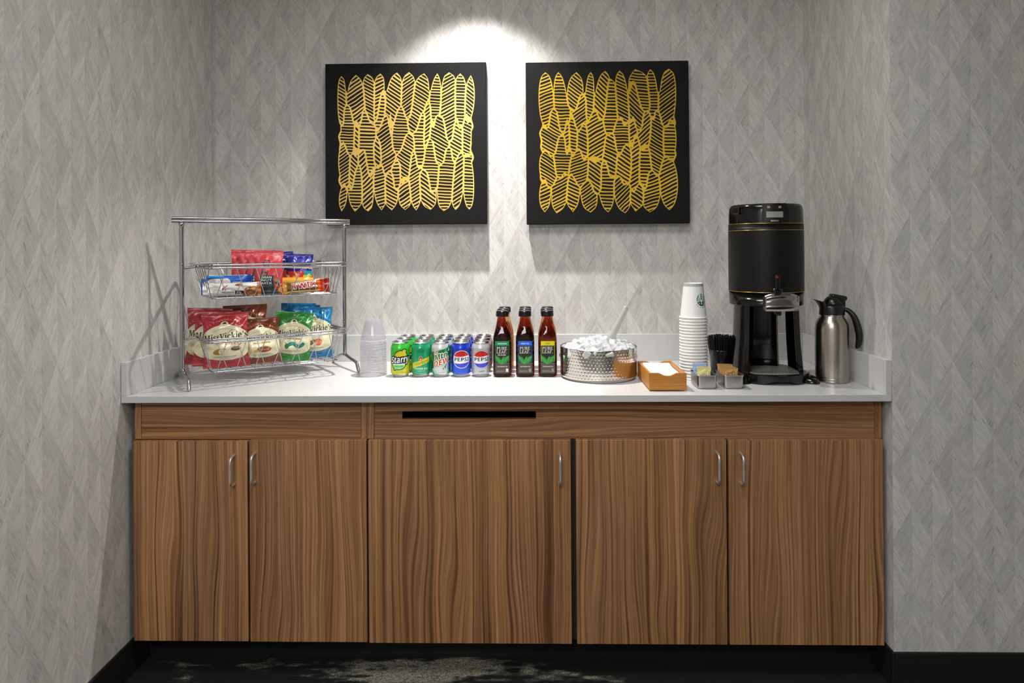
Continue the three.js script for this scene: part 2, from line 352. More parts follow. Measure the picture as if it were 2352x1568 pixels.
function painting(label, x0, y0, leaves, off, tone, seed) {
  const w = 0.6255, h = 0.625, t = 0.034;
  const o = thing('canvas_painting', label, 'painting', [x0 + w / 2, y0, 0.0125]);
  const tilt = new THREE.Matrix4().makeRotationX(-1.0 * D2R);
  part(o, 'stretched_canvas', box(-w / 2, w / 2, 0, h, 0, t, 0.003).applyMatrix4(tilt), canvasBlack);
  const tex = artTexture(leaves, off, tone, seed, [off[0] + 122, off[0] + 1270, 330, 1215]);
  part(o, 'painted_face', new THREE.PlaneGeometry(w - 0.004, h - 0.004).translate(0, h / 2, t + 0.0006).applyMatrix4(tilt), phy({ color: 0xffffff, map: tex, roughness: 0.62, specularIntensity: 0.4 }));
}
painting('black canvas with pale gold hatched leaves above the soda cans', -0.776, 1.396, ART1, [96, 92], [214, 180, 92], 1);
painting('black canvas with deeper gold hatched leaves beside the coffee dispenser', 0.002, 1.392, ART2, [66, 68], [200, 162, 44], 2);

// ------------------------------------------------------------------ snack rack
const chrome = std(0xb4b4b8, 0.08, 1);
const RACK = { x: -1.1309, z: 0.4573, turn: 34.35 * D2R, w: 0.5506 };
function onRack(a, y, b) { const c = Math.cos(RACK.turn), s = Math.sin(RACK.turn); return [RACK.x + a * c + b * s, y, RACK.z - a * s + b * c]; }
{
  const t = thing('display_rack', 'two-tier chrome wire snack rack standing on the countertop', 'rack', [RACK.x, HC, RACK.z], RACK.turn);
  const W = RACK.w, top = 1.405 - HC;
  part(t, 'top_rail', rod(V3(-0.03, top + 0.004, 0), V3(W + 0.02, top + 0.004, 0), 0.0052, 14), chrome);
  part(t, 'top_rail', rod(V3(-0.03, top - 0.0065, 0), V3(W + 0.02, top - 0.0065, 0), 0.0052, 14), chrome);
  for (const x of [0, W]) {
    part(t, 'post', mergeGeometries([rod(V3(x, 0.045, 0), V3(x, top - 0.012, 0), 0.0072, 16), new THREE.SphereGeometry(0.0095, 14, 10).translate(x, top - 0.016, 0)]), chrome);
    part(t, 'foot', tube([V3(x, 0.0065, -0.132), V3(x, 0.016, -0.12), V3(x, 0.038, -0.05), V3(x, 0.047, 0), V3(x, 0.04, 0.06), V3(x, 0.034, 0.115), V3(x, 0.022, 0.128), V3(x, 0.0065, 0.138)], 0.0062, 60, 12), chrome);
  }
  const X0 = 0.044, X1 = 0.507, ZR = 0.158, x0 = 0.076, x1 = 0.488, zb = 0.096, r = 0.0014;
  for (const [yr, yb] of [[1.252 - HC, 1.1475 - HC], [1.018 - HC, 0.9095 - HC]]) {
    const b = new THREE.Group(); b.name = 'basket'; t.add(b);
    const ring = (dy, R, rad) => { const q = []; const c = R; for (const [cx, cz, a0] of [[X1 - c, ZR - c, 0], [X0 + c, ZR - c, 90], [X0 + c, -ZR + c, 180], [X1 - c, -ZR + c, 270]]) for (let k = 0; k <= 3; k++) { const a = (a0 + k * 30) * D2R; q.push(V3(cx + c * Math.cos(a), yr + dy, cz + c * Math.sin(a))); } return tube(q, rad, 160, 10, true, 0.02); };
    part(b, 'rim', ring(0.0045, 0.02, 0.0034), chrome);
    part(b, 'rim', ring(-0.0055, 0.02, 0.0034), chrome);
    part(b, 'bottom_frame', tube([V3(x0, yb, -zb), V3((x0 + x1) / 2, yb, -zb), V3(x1, yb, -zb), V3(x1, yb, 0), V3(x1, yb, zb), V3((x0 + x1) / 2, yb, zb), V3(x0, yb, zb), V3(x0, yb, 0)], 0.0019, 120, 8, true, 0.02), chrome);
    const N = 7;
    for (const s of [1, -1]) for (let k = 0; k < N; k++) for (const d of [1, -1]) {
      const c = (k + 0.5) / N, tx = X0 + 0.02 + c * (X1 - X0 - 0.04) + d * 0.018, bx = x0 + c * (x1 - x0) - d * 0.018;
      part(b, 'wire', rod(V3(tx, yr + 0.006, s * (ZR - 0.003 + (d > 0 ? 0.0015 : -0.0015))), V3(bx, yb, s * (zb + (d > 0 ? 0.0015 : -0.0015))), r), chrome);
    }
    for (const [xt, xb] of [[X0 + 0.003, x0], [X1 - 0.003, x1]]) for (let k = 0; k < 6; k++) {
      const c = (k + 0.5) / 6 * 2 - 1;
      part(b, 'wire', rod(V3(xt, yr + 0.006, c * (ZR - 0.02)), V3(xb, yb, c * zb), r), chrome);
    }
    for (let k = 1; k < 12; k++) part(b, 'floor_wire', rod(V3(x0 + (x1 - x0) * k / 12, yb - 0.003, -zb), V3(x0 + (x1 - x0) * k / 12, yb - 0.003, zb), 0.0013), chrome);
    for (let k = 1; k < 5; k++) part(b, 'floor_wire', rod(V3(x0, yb - 0.0005, -zb + 2 * zb * k / 5), V3(x1, yb - 0.0005, -zb + 2 * zb * k / 5), 0.0013), chrome);
    for (const [a, c] of [[0, X0], [W, X1]]) part(b, 'bracket', rod(V3(a, yr - 0.009, 0), V3(c, yr - 0.003, 0), 0.0042, 10), chrome);
  }
}

// ------------------------------------------------------------------ printed wrappers
const FONT = (px, bold = true, fam = 'sans-serif') => `${bold ? 'bold ' : ''}${px}px ${fam}`;
function write(g, s, x, y, { size = 40, color = '#000', fam = 'sans-serif', bold = true, w, skew = 0, rot = 0, outline, ow = 4, align = 'center' } = {}) {
  g.save(); g.translate(x, y); g.rotate(rot * D2R); g.transform(1, 0, -skew, 1, 0, 0);
  g.font = FONT(size, bold, fam); g.textAlign = align; g.textBaseline = 'alphabetic';
  if (w) { const m = g.measureText(s).width; g.scale(w / m, 1); }
  if (outline) for (const [c, k] of outline) { g.strokeStyle = c; g.lineWidth = k; g.lineJoin = 'round'; g.strokeText(s, 0, 0); }
  g.fillStyle = color; g.fillText(s, 0, 0);
  g.restore();
}
function scribble(g, x, y, w, color, n = 1, h = 5, gap = 9, seed = 1) {       // lettering too small to read
  g.fillStyle = color;
  for (let k = 0; k < n; k++) for (let q = 0; q < w; q += 0) { const l = 4 + 12 * hash(q | 0, k, seed); g.fillRect(x - w / 2 + q, y + k * gap, Math.min(l, w - q), h); q += l + 4; }
}
function ellipse(g, x, y, a, b, color, rot = 0) { g.beginPath(); g.ellipse(x, y, a, b, rot, 0, 7); g.fillStyle = color; g.fill(); }

function pillow(o, r0, r1, rows, cols = 22) {
  const { w, h, t, seal = 0.1, axis = 'y', seed = 0, wr = 0.003, curl = 0, dent = 0 } = o, len = axis === 'y' ? h : w, wid = axis === 'y' ? w : h;
  const side = (sg) => {
    const g = gridGeo(cols, rows, (a, b) => {
      const s = -1 + 2 * a, r = r0 + (r1 - r0) * b, d = 1 - Math.abs(r);
      const e = smooth(seal, seal + 0.42, d);
      let T = t / 2 * Math.pow(Math.max(0, 1 - Math.pow(Math.abs(s), 2.4)), 0.55) * e;
      const inside = 1 - Math.pow(Math.abs(s), 4);
      T += wr * 1.6 * (noise(s * 5 + seed * 3.1 + sg * 9, r * 1.4 + seed, 31) - 0.5) * inside * 4 * e * (1 - e);
      T += wr * (noise(s * 3.2 + seed * 1.7 + sg * 5, r * 3.5 + seed * 2, 33) - 0.5) * inside * e;
      T = Math.max(T, 0.0004 * inside);
      if (d < seal) T += 0.0004 * Math.sin(r * len * 1400);
      const x = s * wid / 2 * (1 - 0.075 * e), y = r * len / 2;
      const z = sg * T + curl * Math.max(0, r) ** 2 + wr * 1.2 * (noise(s * 2.4 + seed, 4.4, 35) - 0.5) * (1 - e) - dent * e * Math.exp(-(s * s * 3));
      return axis === 'y' ? [x, y, z] : [y, -x, z];
    });
    const uv = g.attributes.uv, p = g.attributes.position;
    for (let i = 0; i < uv.count; i++) uv.setXY(i, sg > 0 ? p.getX(i) / w + 0.5 : 0.5 - p.getX(i) / w, p.getY(i) / h + 0.5);
    if (sg < 0) { const ix = g.index.array; for (let i = 0; i < ix.length; i += 3) [ix[i], ix[i + 1]] = [ix[i + 1], ix[i]]; g.computeVertexNormals(); }
    return g;
  };
  return mergeGeometries([side(1), side(-1)]);
}
function wrapper(name, label, category, o, mat, at, { turn = 0, lean = 0, roll = 0, group } = {}) {
  const t = thing(name, label, category, at, turn, group);
  t.rotation.order = 'YXZ'; t.rotation.x = lean * D2R; t.rotation.z = roll * D2R;
  const s = 1 - (o.seal ?? 0.1) * 0.92;
  part(t, 'body', pillow(o, -s, s, 26), mat);
  part(t, o.axis === 'x' ? 'end_seal' : 'top_seal', pillow(o, s, 1, 4), mat);
  part(t, o.axis === 'x' ? 'end_seal' : 'bottom_seal', pillow(o, -1, -s, 4), mat);
  for (const c of t.children) c.geometry.translate(0, (o.axis === 'x' ? o.h : o.h) / 2, 0);
  return t;
}
const foil = (map, rough = 0.3) => phy({ map, roughness: rough, metalness: 0.12, clearcoat: 0.35, clearcoatRoughness: 0.25 });

function chipPrint(main, dark, deco) {
  return canvasTex(512, 640, (g, W, H) => {
    g.fillStyle = main; g.fillRect(0, 0, W, H);
    for (let k = 0; k < 60; k++) { g.fillStyle = `rgba(0,0,0,${0.03 * hash(k, 2)})`; g.fillRect(0, hash(k, 3) * H, W, 2); }
    g.strokeStyle = 'rgba(255,240,225,0.6)'; g.lineWidth = 2.5;
    for (let k = 0; k < 15; k++) { const u = k / 14, x = 40 + u * 432, y = 168 - 92 * Math.sin(Math.PI * u); g.beginPath(); g.arc(x, y, 9, k, k + 4.4); g.stroke(); g.beginPath(); g.arc(x + 7, y + 8, 5, k + 2, k + 6); g.stroke(); }
    g.fillStyle = '#e9e2bd';                                            // cream label shape
    g.beginPath(); g.moveTo(-8, 300); g.bezierCurveTo(20, 205, 110, 160, 186, 142); g.bezierCurveTo(205, 136, 212, 132, 216, 116); g.bezierCurveTo(226, 88, 288, 88, 298, 116); g.bezierCurveTo(302, 132, 310, 136, 328, 142); g.bezierCurveTo(402, 160, 492, 205, 520, 300);
    g.bezierCurveTo(540, 420, 500, 512, 408, 540); g.bezierCurveTo(320, 566, 190, 566, 104, 540); g.bezierCurveTo(12, 512, -28, 420, -8, 300); g.closePath(); g.fill();
    g.strokeStyle = dark; g.lineWidth = 3; g.stroke();
    g.fillStyle = '#2d2a22'; g.beginPath(); g.moveTo(232, 128); g.lineTo(246, 108); g.lineTo(268, 106); g.lineTo(282, 126); g.closePath(); g.fill();
    for (let k = 0; k < 34; k++) { const u = k / 33, x = 130 + u * 252, y = 212 - 34 * Math.sin(Math.PI * u); g.fillStyle = '#8a7a55'; g.fillRect(x, y, 4, 7); }
    write(g, "MissVickie's", 262, 308, { size: 100, fam: 'serif', bold: true, color: '#1d1c1a', w: 470, skew: 0.12, rot: -4 });
    g.strokeStyle = '#1d1c1a'; g.lineWidth = 4; g.beginPath(); g.moveTo(286, 246); g.quadraticCurveTo(312, 206, 340, 200); g.stroke();
    deco(g);
    g.strokeStyle = '#6d6650'; g.lineWidth = 2; g.beginPath(); g.ellipse(76, 408, 42, 20, -0.2, 0, 7); g.stroke(); scribble(g, 76, 400, 60, '#6d6650', 2, 4, 9, 3);
    scribble(g, 256, 506, 240, '#7b7150', 1, 7, 10, 4); scribble(g, 256, 520, 180, '#7b7150', 1, 4, 10, 6);
    g.strokeStyle = 'rgba(255,240,225,0.55)'; g.lineWidth = 2.5;
    for (let k = 0; k < 16; k++) { const u = k / 15, x = 36 + u * 440, y = 545 + 34 * Math.sin(Math.PI * u); g.beginPath(); g.arc(x, y, 8, k, k + 4.2); g.stroke(); }
  });
}
const redChip = foil(chipPrint('#a8262c', '#7c1a1e', (g) => {
  write(g, 'SEA SALT', 262, 368, { size: 44, fam: 'serif', color: '#b8442c', w: 230 });
  ellipse(g, 205, 450, 82, 36, '#b98236', -0.12); for (let k = 0; k < 4; k++) { ellipse(g, 214 + k * 28, 450 + k * 3, 30, 34 - k * 2, '#d9c38a', 0.2); ellipse(g, 216 + k * 28, 450 + k * 3, 25, 30 - k * 2, '#f3ebcf', 0.2); }
  ellipse(g, 370, 422, 52, 26, '#5a4a40'); ellipse(g, 370, 412, 46, 12, '#8f8072'); g.strokeStyle = '#a35636'; g.lineWidth = 8; g.beginPath(); g.moveTo(384, 410); g.lineTo(428, 360); g.stroke();
}));
const brownChip = foil(chipPrint('#7c3a1d', '#5b2813', (g) => {
  scribble(g, 262, 340, 220, '#a3562e', 1, 20, 22, 8);
  ellipse(g, 290, 440, 92, 44, '#9c4a2c'); ellipse(g, 290, 424, 84, 22, '#c08a52'); ellipse(g, 290, 424, 60, 13, '#6f4a2a'); ellipse(g, 190, 460, 40, 20, '#caa860');
}));
const greenChip = foil(chipPrint('#2f8a35', '#1f6426', (g) => {
  scribble(g, 262, 340, 220, '#6f7a4a', 1, 20, 22, 9);
  g.strokeStyle = '#128070'; g.lineWidth = 46; g.lineCap = 'round'; g.lineJoin = 'round'; g.beginPath(); g.moveTo(196, 452); g.quadraticCurveTo(262, 384, 312, 440); g.quadraticCurveTo(350, 470, 400, 418); g.stroke();
  g.strokeStyle = '#3aa894'; g.lineWidth = 8; g.beginPath(); g.moveTo(206, 438); g.quadraticCurveTo(262, 384, 310, 428); g.stroke(); ellipse(g, 188, 452, 26, 36, '#3c7440');
  g.strokeStyle = '#6a5334'; g.lineWidth = 8; g.beginPath(); g.moveTo(178, 424); g.lineTo(166, 396); g.stroke();
}));
const blueChip = foil(chipPrint('#1277ad', '#0d527a', (g) => {
  scribble(g, 262, 340, 220, '#8c8f86', 1, 20, 22, 10);
  ellipse(g, 312, 440, 50, 46, '#c8643c'); g.fillStyle = '#d8dcd2'; g.fillRect(298, 350, 28, 50); ellipse(g, 210, 444, 40, 30, '#6b5a48'); ellipse(g, 250, 426, 26, 22, '#87745c');
}));
const LOW = 0.9125, UP = 1.1505;
const chip = (label, mat, a, b, o, look) => wrapper('chip_bag', label, 'chip bag', { w: 0.148, h: 0.182, t: 0.05, seal: 0.09, wr: 0.012, ...o }, mat, onRack(a, LOW, b), look);
const yaw = (d) => d * D2R;
chip('red potato chip bag, hindmost of the three red ones', redChip, 0.086, -0.058, { seed: 3, t: 0.04, h: 0.192, w: 0.144 }, { turn: yaw(24), lean: -5, roll: -3 });
chip('red potato chip bag, middle of the three red ones', redChip, 0.104, -0.012, { seed: 2, t: 0.04, h: 0.186 }, { turn: yaw(22), lean: -5, roll: -2 });
chip('red potato chip bag, frontmost with words in full view', redChip, 0.130, 0.036, { seed: 1, t: 0.05, h: 0.18 }, { turn: yaw(17), lean: -4, roll: 2 });
chip('brown potato chip bag standing taller behind another brown bag', brownChip, 0.212, -0.052, { seed: 5, t: 0.042, h: 0.197, w: 0.146 }, { turn: yaw(22), lean: -5, roll: 1 });
chip('brown potato chip bag in front, beside the green bag', brownChip, 0.247, 0.03, { seed: 4, h: 0.156, w: 0.128, t: 0.046 }, { turn: yaw(20), lean: -6, roll: 3 });
chip('green potato chip bag in the lower basket', greenChip, 0.345, 0.024, { seed: 6, w: 0.13, h: 0.17, t: 0.05 }, { turn: yaw(16), lean: -5, roll: -5 });
chip('blue potato chip bag, hindmost of the three blue ones', blueChip, 0.392, -0.072, { seed: 9, w: 0.13, h: 0.192, t: 0.024 }, { turn: yaw(40), lean: -3, roll: -4 });
chip('blue potato chip bag, middle of the three blue ones', blueChip, 0.404, -0.042, { seed: 8, w: 0.13, h: 0.186, t: 0.026 }, { turn: yaw(34), lean: -4, roll: -2 });
chip('blue potato chip bag, frontmost at right end of lower basket', blueChip, 0.432, 0.012, { seed: 7, w: 0.136, h: 0.18, t: 0.044 }, { turn: yaw(18), lean: -4, roll: 1 });

// upper basket: nut pouches
const pouchTex = canvasTex(384, 576, (g, W, H) => {
  g.fillStyle = '#d4434a'; g.fillRect(0, 0, W, H);
  g.fillStyle = '#c63a43'; g.fillRect(0, 84, W, 3); g.fillRect(0, 96, W, 2);
  ellipse(g, 190, 44, 7, 7, '#7e2328');
  g.strokeStyle = '#f3b6b2'; g.lineWidth = 3; g.strokeRect(252, 24, 96, 74); scribble(g, 300, 38, 80, '#f3b6b2', 1, 12, 20, 2); write(g, 'TASTE', 300, 88, { size: 28, color: '#f6c9c4', w: 82 });
  g.save(); g.translate(150, 250); g.rotate(12 * D2R); g.strokeStyle = '#33202a'; g.lineWidth = 17; g.beginPath(); g.ellipse(0, -80, 38, 44, 0, 0, 7); g.stroke();
  g.beginPath(); g.moveTo(-34, 0); g.lineTo(-34, 80); g.moveTo(-34, 40); g.lineTo(36, 40); g.moveTo(36, 0); g.lineTo(36, 80); g.stroke(); g.restore();
  g.fillStyle = '#123f42'; g.beginPath(); g.moveTo(88, 330); g.lineTo(258, 330); g.lineTo(250, 400); g.lineTo(262, 470); g.lineTo(262, 576); g.lineTo(70, 576); g.closePath(); g.fill();
  g.beginPath(); g.moveTo(262, 576); g.lineTo(262, 520); g.quadraticCurveTo(310, 490, 350, 576); g.closePath(); g.fill();
  ['GRAN', 'NUT', 'MIX'].forEach((s, k) => write(g, s, 96, 370 + k * 38, { size: 40, color: '#f2efe6', align: 'left', w: 140 }));
  g.fillStyle = '#b5444a'; g.fillRect(96, 462, 130, 5); g.fillRect(96, 478, 100, 5); g.fillRect(110, 534, 120, 8);
  for (const [x, y, r, c] of [[300, 420, 40, '#8a5a36'], [286, 396, 28, '#b98a56'], [312, 446, 30, '#6a4028'], [322, 408, 20, '#d0a870'], [296, 460, 22, '#c49a60']]) ellipse(g, x, y, r, r * 0.75, c, 0.4);
});
const pouchMat = foil(pouchTex, 0.4);
[[0.268, 0.036, 17, 'frontmost with its words in full view'], [0.246, 0.008, 19, 'second from the front'], [0.226, -0.018, 21, 'third from the front'], [0.206, -0.046, 24, 'hindmost of the four']].forEach(([a, b, y, s], k) => {
  wrapper('nut_mix_pouch', `coral red nut mix pouch in upper basket, ${s}`, 'snack pouch', { w: 0.098, h: 0.15 + (k ? 0.002 : 0), t: 0.022, seal: 0.16, seed: 20 + k, wr: 0.004 }, pouchMat, onRack(a, UP, b), { turn: yaw(y), lean: -4, group: 'nut mix pouches', roll: -k * 0.8 });
});
// navy bags
const navyTex = canvasTex(384, 512, (g, W, H) => {
  g.fillStyle = '#221f8c'; g.fillRect(0, 0, W, H);
  scribble(g, 200, 70, 120, '#7f86cc', 4, 5, 12, 5);
  for (let k = 0; k < 26; k++) { g.strokeStyle = ['#e8dc4a', '#f0f0e0'][k % 2]; g.lineWidth = 6; g.beginPath(); const x = 30 + k * 13; g.moveTo(x, 190 + 14 * hash(k, 1)); g.quadraticCurveTo(x + 14, 160 + 20 * hash(k, 2), x + 18, 198); g.stroke(); }
  g.fillStyle = '#d23a2c'; g.fillRect(0, 236, W, 130); g.fillStyle = '#14a0b0'; g.fillRect(262, 226, 110, 100); g.fillStyle = '#1d4a38'; g.fillRect(0, 226, 40, 190);
  for (let k = 0; k < 46; k++) ellipse(g, hash(k, 11) * W, 270 + hash(k, 12) * 200, 16 + 24 * hash(k, 13), 12 + 18 * hash(k, 14), ['#e8c83c', '#f3efe2', '#d8862c', '#e0d04a', '#c2382c', '#f0e6c8'][k % 6], k);
});
const navyMat = foil(navyTex, 0.28);
wrapper('cookie_bag', 'navy blue snack bag half hidden behind the coral pouches', 'snack bag', { w: 0.09, h: 0.144, t: 0.03, seal: 0.1, seed: 31, wr: 0.006 }, navyMat, onRack(0.338, UP, -0.05), { turn: yaw(24), lean: -3, roll: 3 });
wrapper('cookie_bag', 'navy blue snack bag with colourful lower half, behind the gold bar', 'snack bag', { w: 0.094, h: 0.136, t: 0.034, seal: 0.1, seed: 32, wr: 0.006 }, navyMat, onRack(0.385, UP, -0.014), { turn: yaw(18), lean: -4, roll: -2 });
// bars
const goldTex = canvasTex(512, 192, (g, W, H) => {
  g.fillStyle = '#8e6a24'; g.fillRect(0, 0, W, H); g.fillStyle = '#b8913c'; g.fillRect(0, 0, W, 40); g.fillStyle = '#d8bd74'; g.fillRect(60, 158, 380, 12); g.fillStyle = '#6b4c18'; g.fillRect(0, 130, W, 22);
  g.fillStyle = '#a23418'; g.fillRect(452, 0, 60, H); g.fillStyle = '#d85a1c'; g.fillRect(420, 30, 40, 130); g.fillStyle = '#c88a2c'; g.fillRect(0, 0, 50, H);
  write(g, 'TWIX', 262, 124, { size: 104, color: '#c8161e', w: 300, rot: -5, skew: -0.06, outline: [['#3a2408', 22], ['#f4f1ea', 14]] });
});
const orangeTex = canvasTex(512, 192, (g, W, H) => { g.fillStyle = '#ee6a12'; g.fillRect(0, 0, W, H); g.fillStyle = '#f6a01e'; g.fillRect(0, 10, W, 40); g.fillStyle = '#b82a12'; g.fillRect(0, 90, 120, 102); for (let k = 0; k < 9; k++) ellipse(g, 60 + k * 50, 150, 34, 22, ['#e0461a', '#f8b43a', '#d23a16'][k % 3], k); });
const redBarTex = canvasTex(256, 128, (g, W, H) => { g.fillStyle = '#8a1a12'; g.fillRect(0, 0, W, H); for (let k = 0; k < 12; k++) { g.fillStyle = k % 2 ? '#b8341c' : '#6a120c'; g.fillRect(k * 22, 0, 9, H); } });
const bar = (label, mat, a, y, b, o, look) => wrapper('snack_bar', label, 'snack bar', { w: 0.13, h: 0.046, t: 0.026, seal: 0.09, axis: 'x', wr: 0.004, ...o }, mat, onRack(a, y, b), look);
bar('dark red wrapped bar sticking out behind the gold bar', foil(redBarTex), 0.415, UP, 0.046, { w: 0.12, h: 0.05, t: 0.016, seed: 41 }, { turn: yaw(26), lean: -6 });
bar('orange wrapped candy bar behind the gold bar', foil(orangeTex), 0.345, UP, 0.052, { w: 0.145, h: 0.058, t: 0.022, seed: 42 }, { turn: yaw(20), lean: -8 });
bar('gold candy bar with big red letters in upper basket', foil(goldTex, 0.22), 0.378, UP, 0.078, { w: 0.14, h: 0.05, t: 0.024, seed: 43 }, { turn: yaw(24), lean: -12, roll: 2 });
const whiteTex = canvasTex(512, 160, (g, W, H) => {
  g.fillStyle = '#e6e3e0'; g.fillRect(0, 0, W, H); g.fillStyle = '#b66a3c'; g.fillRect(60, 0, 260, 8); g.fillStyle = '#b7b8bb'; g.fillRect(0, 136, W, 24);
  g.strokeStyle = '#b5231c'; g.lineWidth = 9; g.lineCap = 'round'; g.beginPath(); g.moveTo(140, 90); g.lineTo(156, 46); g.moveTo(182, 40); g.quadraticCurveTo(150, 70, 144, 72); g.quadraticCurveTo(160, 74, 168, 92); g.stroke();
  write(g, 'PROTEIN', 192, 128, { size: 26, color: '#2a2628', w: 118 }); g.fillStyle = '#161414'; g.fillRect(258, 100, 78, 36); write(g, '12g', 296, 128, { size: 28, color: '#e8e4dc' });
  ellipse(g, 292, 34, 36, 16, '#b9742e'); ellipse(g, 286, 32, 16, 7, '#7c4418');
  g.fillStyle = '#7c4a26'; g.beginPath(); g.moveTo(330, 160); g.quadraticCurveTo(330, 60, 400, 56); g.lineTo(470, 60); g.lineTo(470, 160); g.closePath(); g.fill();
  for (let k = 0; k < 22; k++) ellipse(g, 350 + hash(k, 1) * 110, 72 + hash(k, 2) * 80, 12, 8, ['#5a3216', '#a8682c', '#d89a4c', '#8a5222'][k % 4], k);
  ellipse(g, 440, 70, 28, 22, '#d88a30'); ellipse(g, 440, 70, 14, 10, '#f0bf70'); g.fillStyle = '#b4651c'; g.fillRect(470, 0, 42, H);
});
const treatTex = canvasTex(512, 176, (g, W, H) => {
  g.fillStyle = '#1459b4'; g.fillRect(0, 0, W, H); g.fillStyle = '#2a9ad8'; g.fillRect(0, 0, 190, 26); g.fillStyle = '#d8d4dc'; g.fillRect(0, 0, W, 10);
  g.fillStyle = '#ddd0d6'; g.beginPath(); g.roundRect ? g.roundRect(20, 40, 250, 92, 40) : g.rect(20, 40, 250, 92); g.fill(); g.strokeStyle = '#4a4652'; g.lineWidth = 5; g.beginPath(); g.moveTo(34, 84); g.lineTo(64, 70); g.stroke();
  scribble(g, 345, 70, 110, '#cfd4ec', 1, 14, 20, 3); write(g, 'TREATS', 356, 130, { size: 40, color: '#e6e6f4', w: 140 }); g.fillStyle = '#0d3f9a'; g.fillRect(440, 0, 72, H);
});
bar('blue wrapped treat bar lying at the back of upper basket', foil(treatTex), 0.135, UP, -0.046, { w: 0.14, h: 0.06, t: 0.02, seed: 51 }, { turn: yaw(36), lean: -8 });
bar('blue wrapped treat bar showing a blank white name patch', foil(treatTex), 0.146, UP + 0.006, 0.006, { w: 0.148, h: 0.064, t: 0.02, seed: 52 }, { turn: yaw(24), lean: -8 });
bar('white protein bar standing just behind the front one', foil(whiteTex), 0.138, UP, 0.036, { w: 0.16, h: 0.044, t: 0.018, seed: 53 }, { turn: yaw(24), lean: -6 });
bar('white protein bar with brown nut picture, frontmost in upper basket', foil(whiteTex), 0.150, UP, 0.072, { w: 0.165, h: 0.046, t: 0.024, seed: 54 }, { turn: yaw(24), lean: -8 });

// ------------------------------------------------------------------ clear plastic cups, one thing per cup
{
  const clear = (opacity, color) => std(color, 0.06, 0, { transparent: true, opacity, side: THREE.DoubleSide });
  const wallMat2 = clear(0.17, 0xbfbcc8), rimMat = clear(0.42, 0xe6e4ea);
  const n = 30, at = [-0.536, 0.30], step = 0.0042;
  const prof = [[0.0455, 0.001], [0.0452, 0.003], [0.0418, 0.020], [0.0414, 0.0215], [0.0272, 0.0725], [0.026, 0.0742], [0.024, 0.0735], [0.0, 0.0728]];
  const full = lathe(prof, 40), short = lathe([[0.0455, 0.001], [0.0452, 0.003], [0.0434, 0.012]], 40), rim = new THREE.TorusGeometry(0.0462, 0.0011, 8, 44).rotateX(Math.PI / 2).translate(0, 0.0012, 0);
  for (let k = 0; k < n; k++) {
    const c = thing('clear_plastic_cup', k === n - 1 ? 'clear plastic cup, topmost of the upside-down stack' : k === 0 ? 'clear plastic cup, lowest of the upside-down stack' : 'clear plastic cup nested within the upside-down stack', 'plastic cup', [at[0] + 0.0008 * (hash(k, 1) - 0.5), HC + k * step, at[1] + 0.0008 * (hash(k, 2) - 0.5)], 0, 'clear cups in the stack');
    part(c, 'wall', k > n - 4 ? full : short, wallMat2); part(c, 'rolled_rim', rim, rimMat);
  }
}

// ------------------------------------------------------------------ soda cans
const canBody = lathe([[0.0300, 0.0100], [0.0322, 0.0135], [0.0331, 0.0175], [0.0331, 0.096], [0.0327, 0.0995], [0.0312, 0.1045], [0.0285, 0.1115], [0.0272, 0.1145]], 56, [0.0098, 0.1147]);
const canBase = lathe([[0.0, 0.009], [0.018, 0.0075], [0.0228, 0.0014], [0.0242, 0.0002], [0.0256, 0.0014], [0.0300, 0.0100]], 48);
const canLid = lathe([[0.0272, 0.1145], [0.0267, 0.116], [0.0280, 0.1172], [0.0283, 0.1187], [0.0279, 0.1203], [0.0270, 0.1205], [0.0265, 0.1196], [0.0261, 0.1158], [0.0248, 0.1152], [0.0240, 0.1166], [0.0, 0.1166]], 48);
const canTab = (() => {
  const s = roundRectShape(0.0145, 0.024, 0.0068), h = new THREE.Path(); h.absellipse(0, 0.0055, 0.0042, 0.0036, 0, 7); s.holes.push(h);
  return new THREE.ExtrudeGeometry(s, { depth: 0.0009, bevelEnabled: true, bevelSize: 0.0004, bevelThickness: 0.0004, bevelSegments: 1, curveSegments: 10 }).rotateX(-Math.PI / 2).translate(0, 0.1172, 0.003);
})();
const canMouth = new THREE.RingGeometry(0.0082, 0.009, 24).scale(1, 0.8, 1).rotateX(-Math.PI / 2).translate(0, 0.1169, 0.014);
const alu = std(0xdcdde0, 0.22, 1);
const cW = 1024, cH = 520, cm = (x) => 512 + x * cW / 0.208, cy = (y) => cH - (y - 0.0098) / 0.1049 * cH;   // metres on the can -> pixels
const canTex = (draw) => canvasTex(cW, cH, draw);
const globe = (g, rim) => {
  const x = 512, y = 265, a = 148, b = 142;
  ellipse(g, x, y, a + 14, b + 14, rim); ellipse(g, x, y, a + 9, b + 9, '#f1f1f4');
  g.save(); g.beginPath(); g.ellipse(x, y, a, b, 0, 0, 7); g.clip(); g.fillStyle = '#eceef2'; g.fillRect(x - a, y - b, 2 * a, 2 * b);
  g.fillStyle = '#c81a1e'; g.beginPath(); g.moveTo(x - a, y - b); g.lineTo(x + a, y - b); g.lineTo(x + a, y - 66); g.bezierCurveTo(x + 60, y - 60, x - 10, y - 24, x - a, y - 56); g.closePath(); g.fill();
  g.fillStyle = '#3a3fd0'; g.beginPath(); g.moveTo(x - a, y + b); g.lineTo(x + a, y + b); g.lineTo(x + a, y + 48); g.bezierCurveTo(x + 60, y + 54, x - 10, y + 90, x - a, y + 58); g.closePath(); g.fill(); g.restore();
  write(g, 'PEPSI', x, y + 30, { size: 84, color: '#15151c', w: 276 });
};
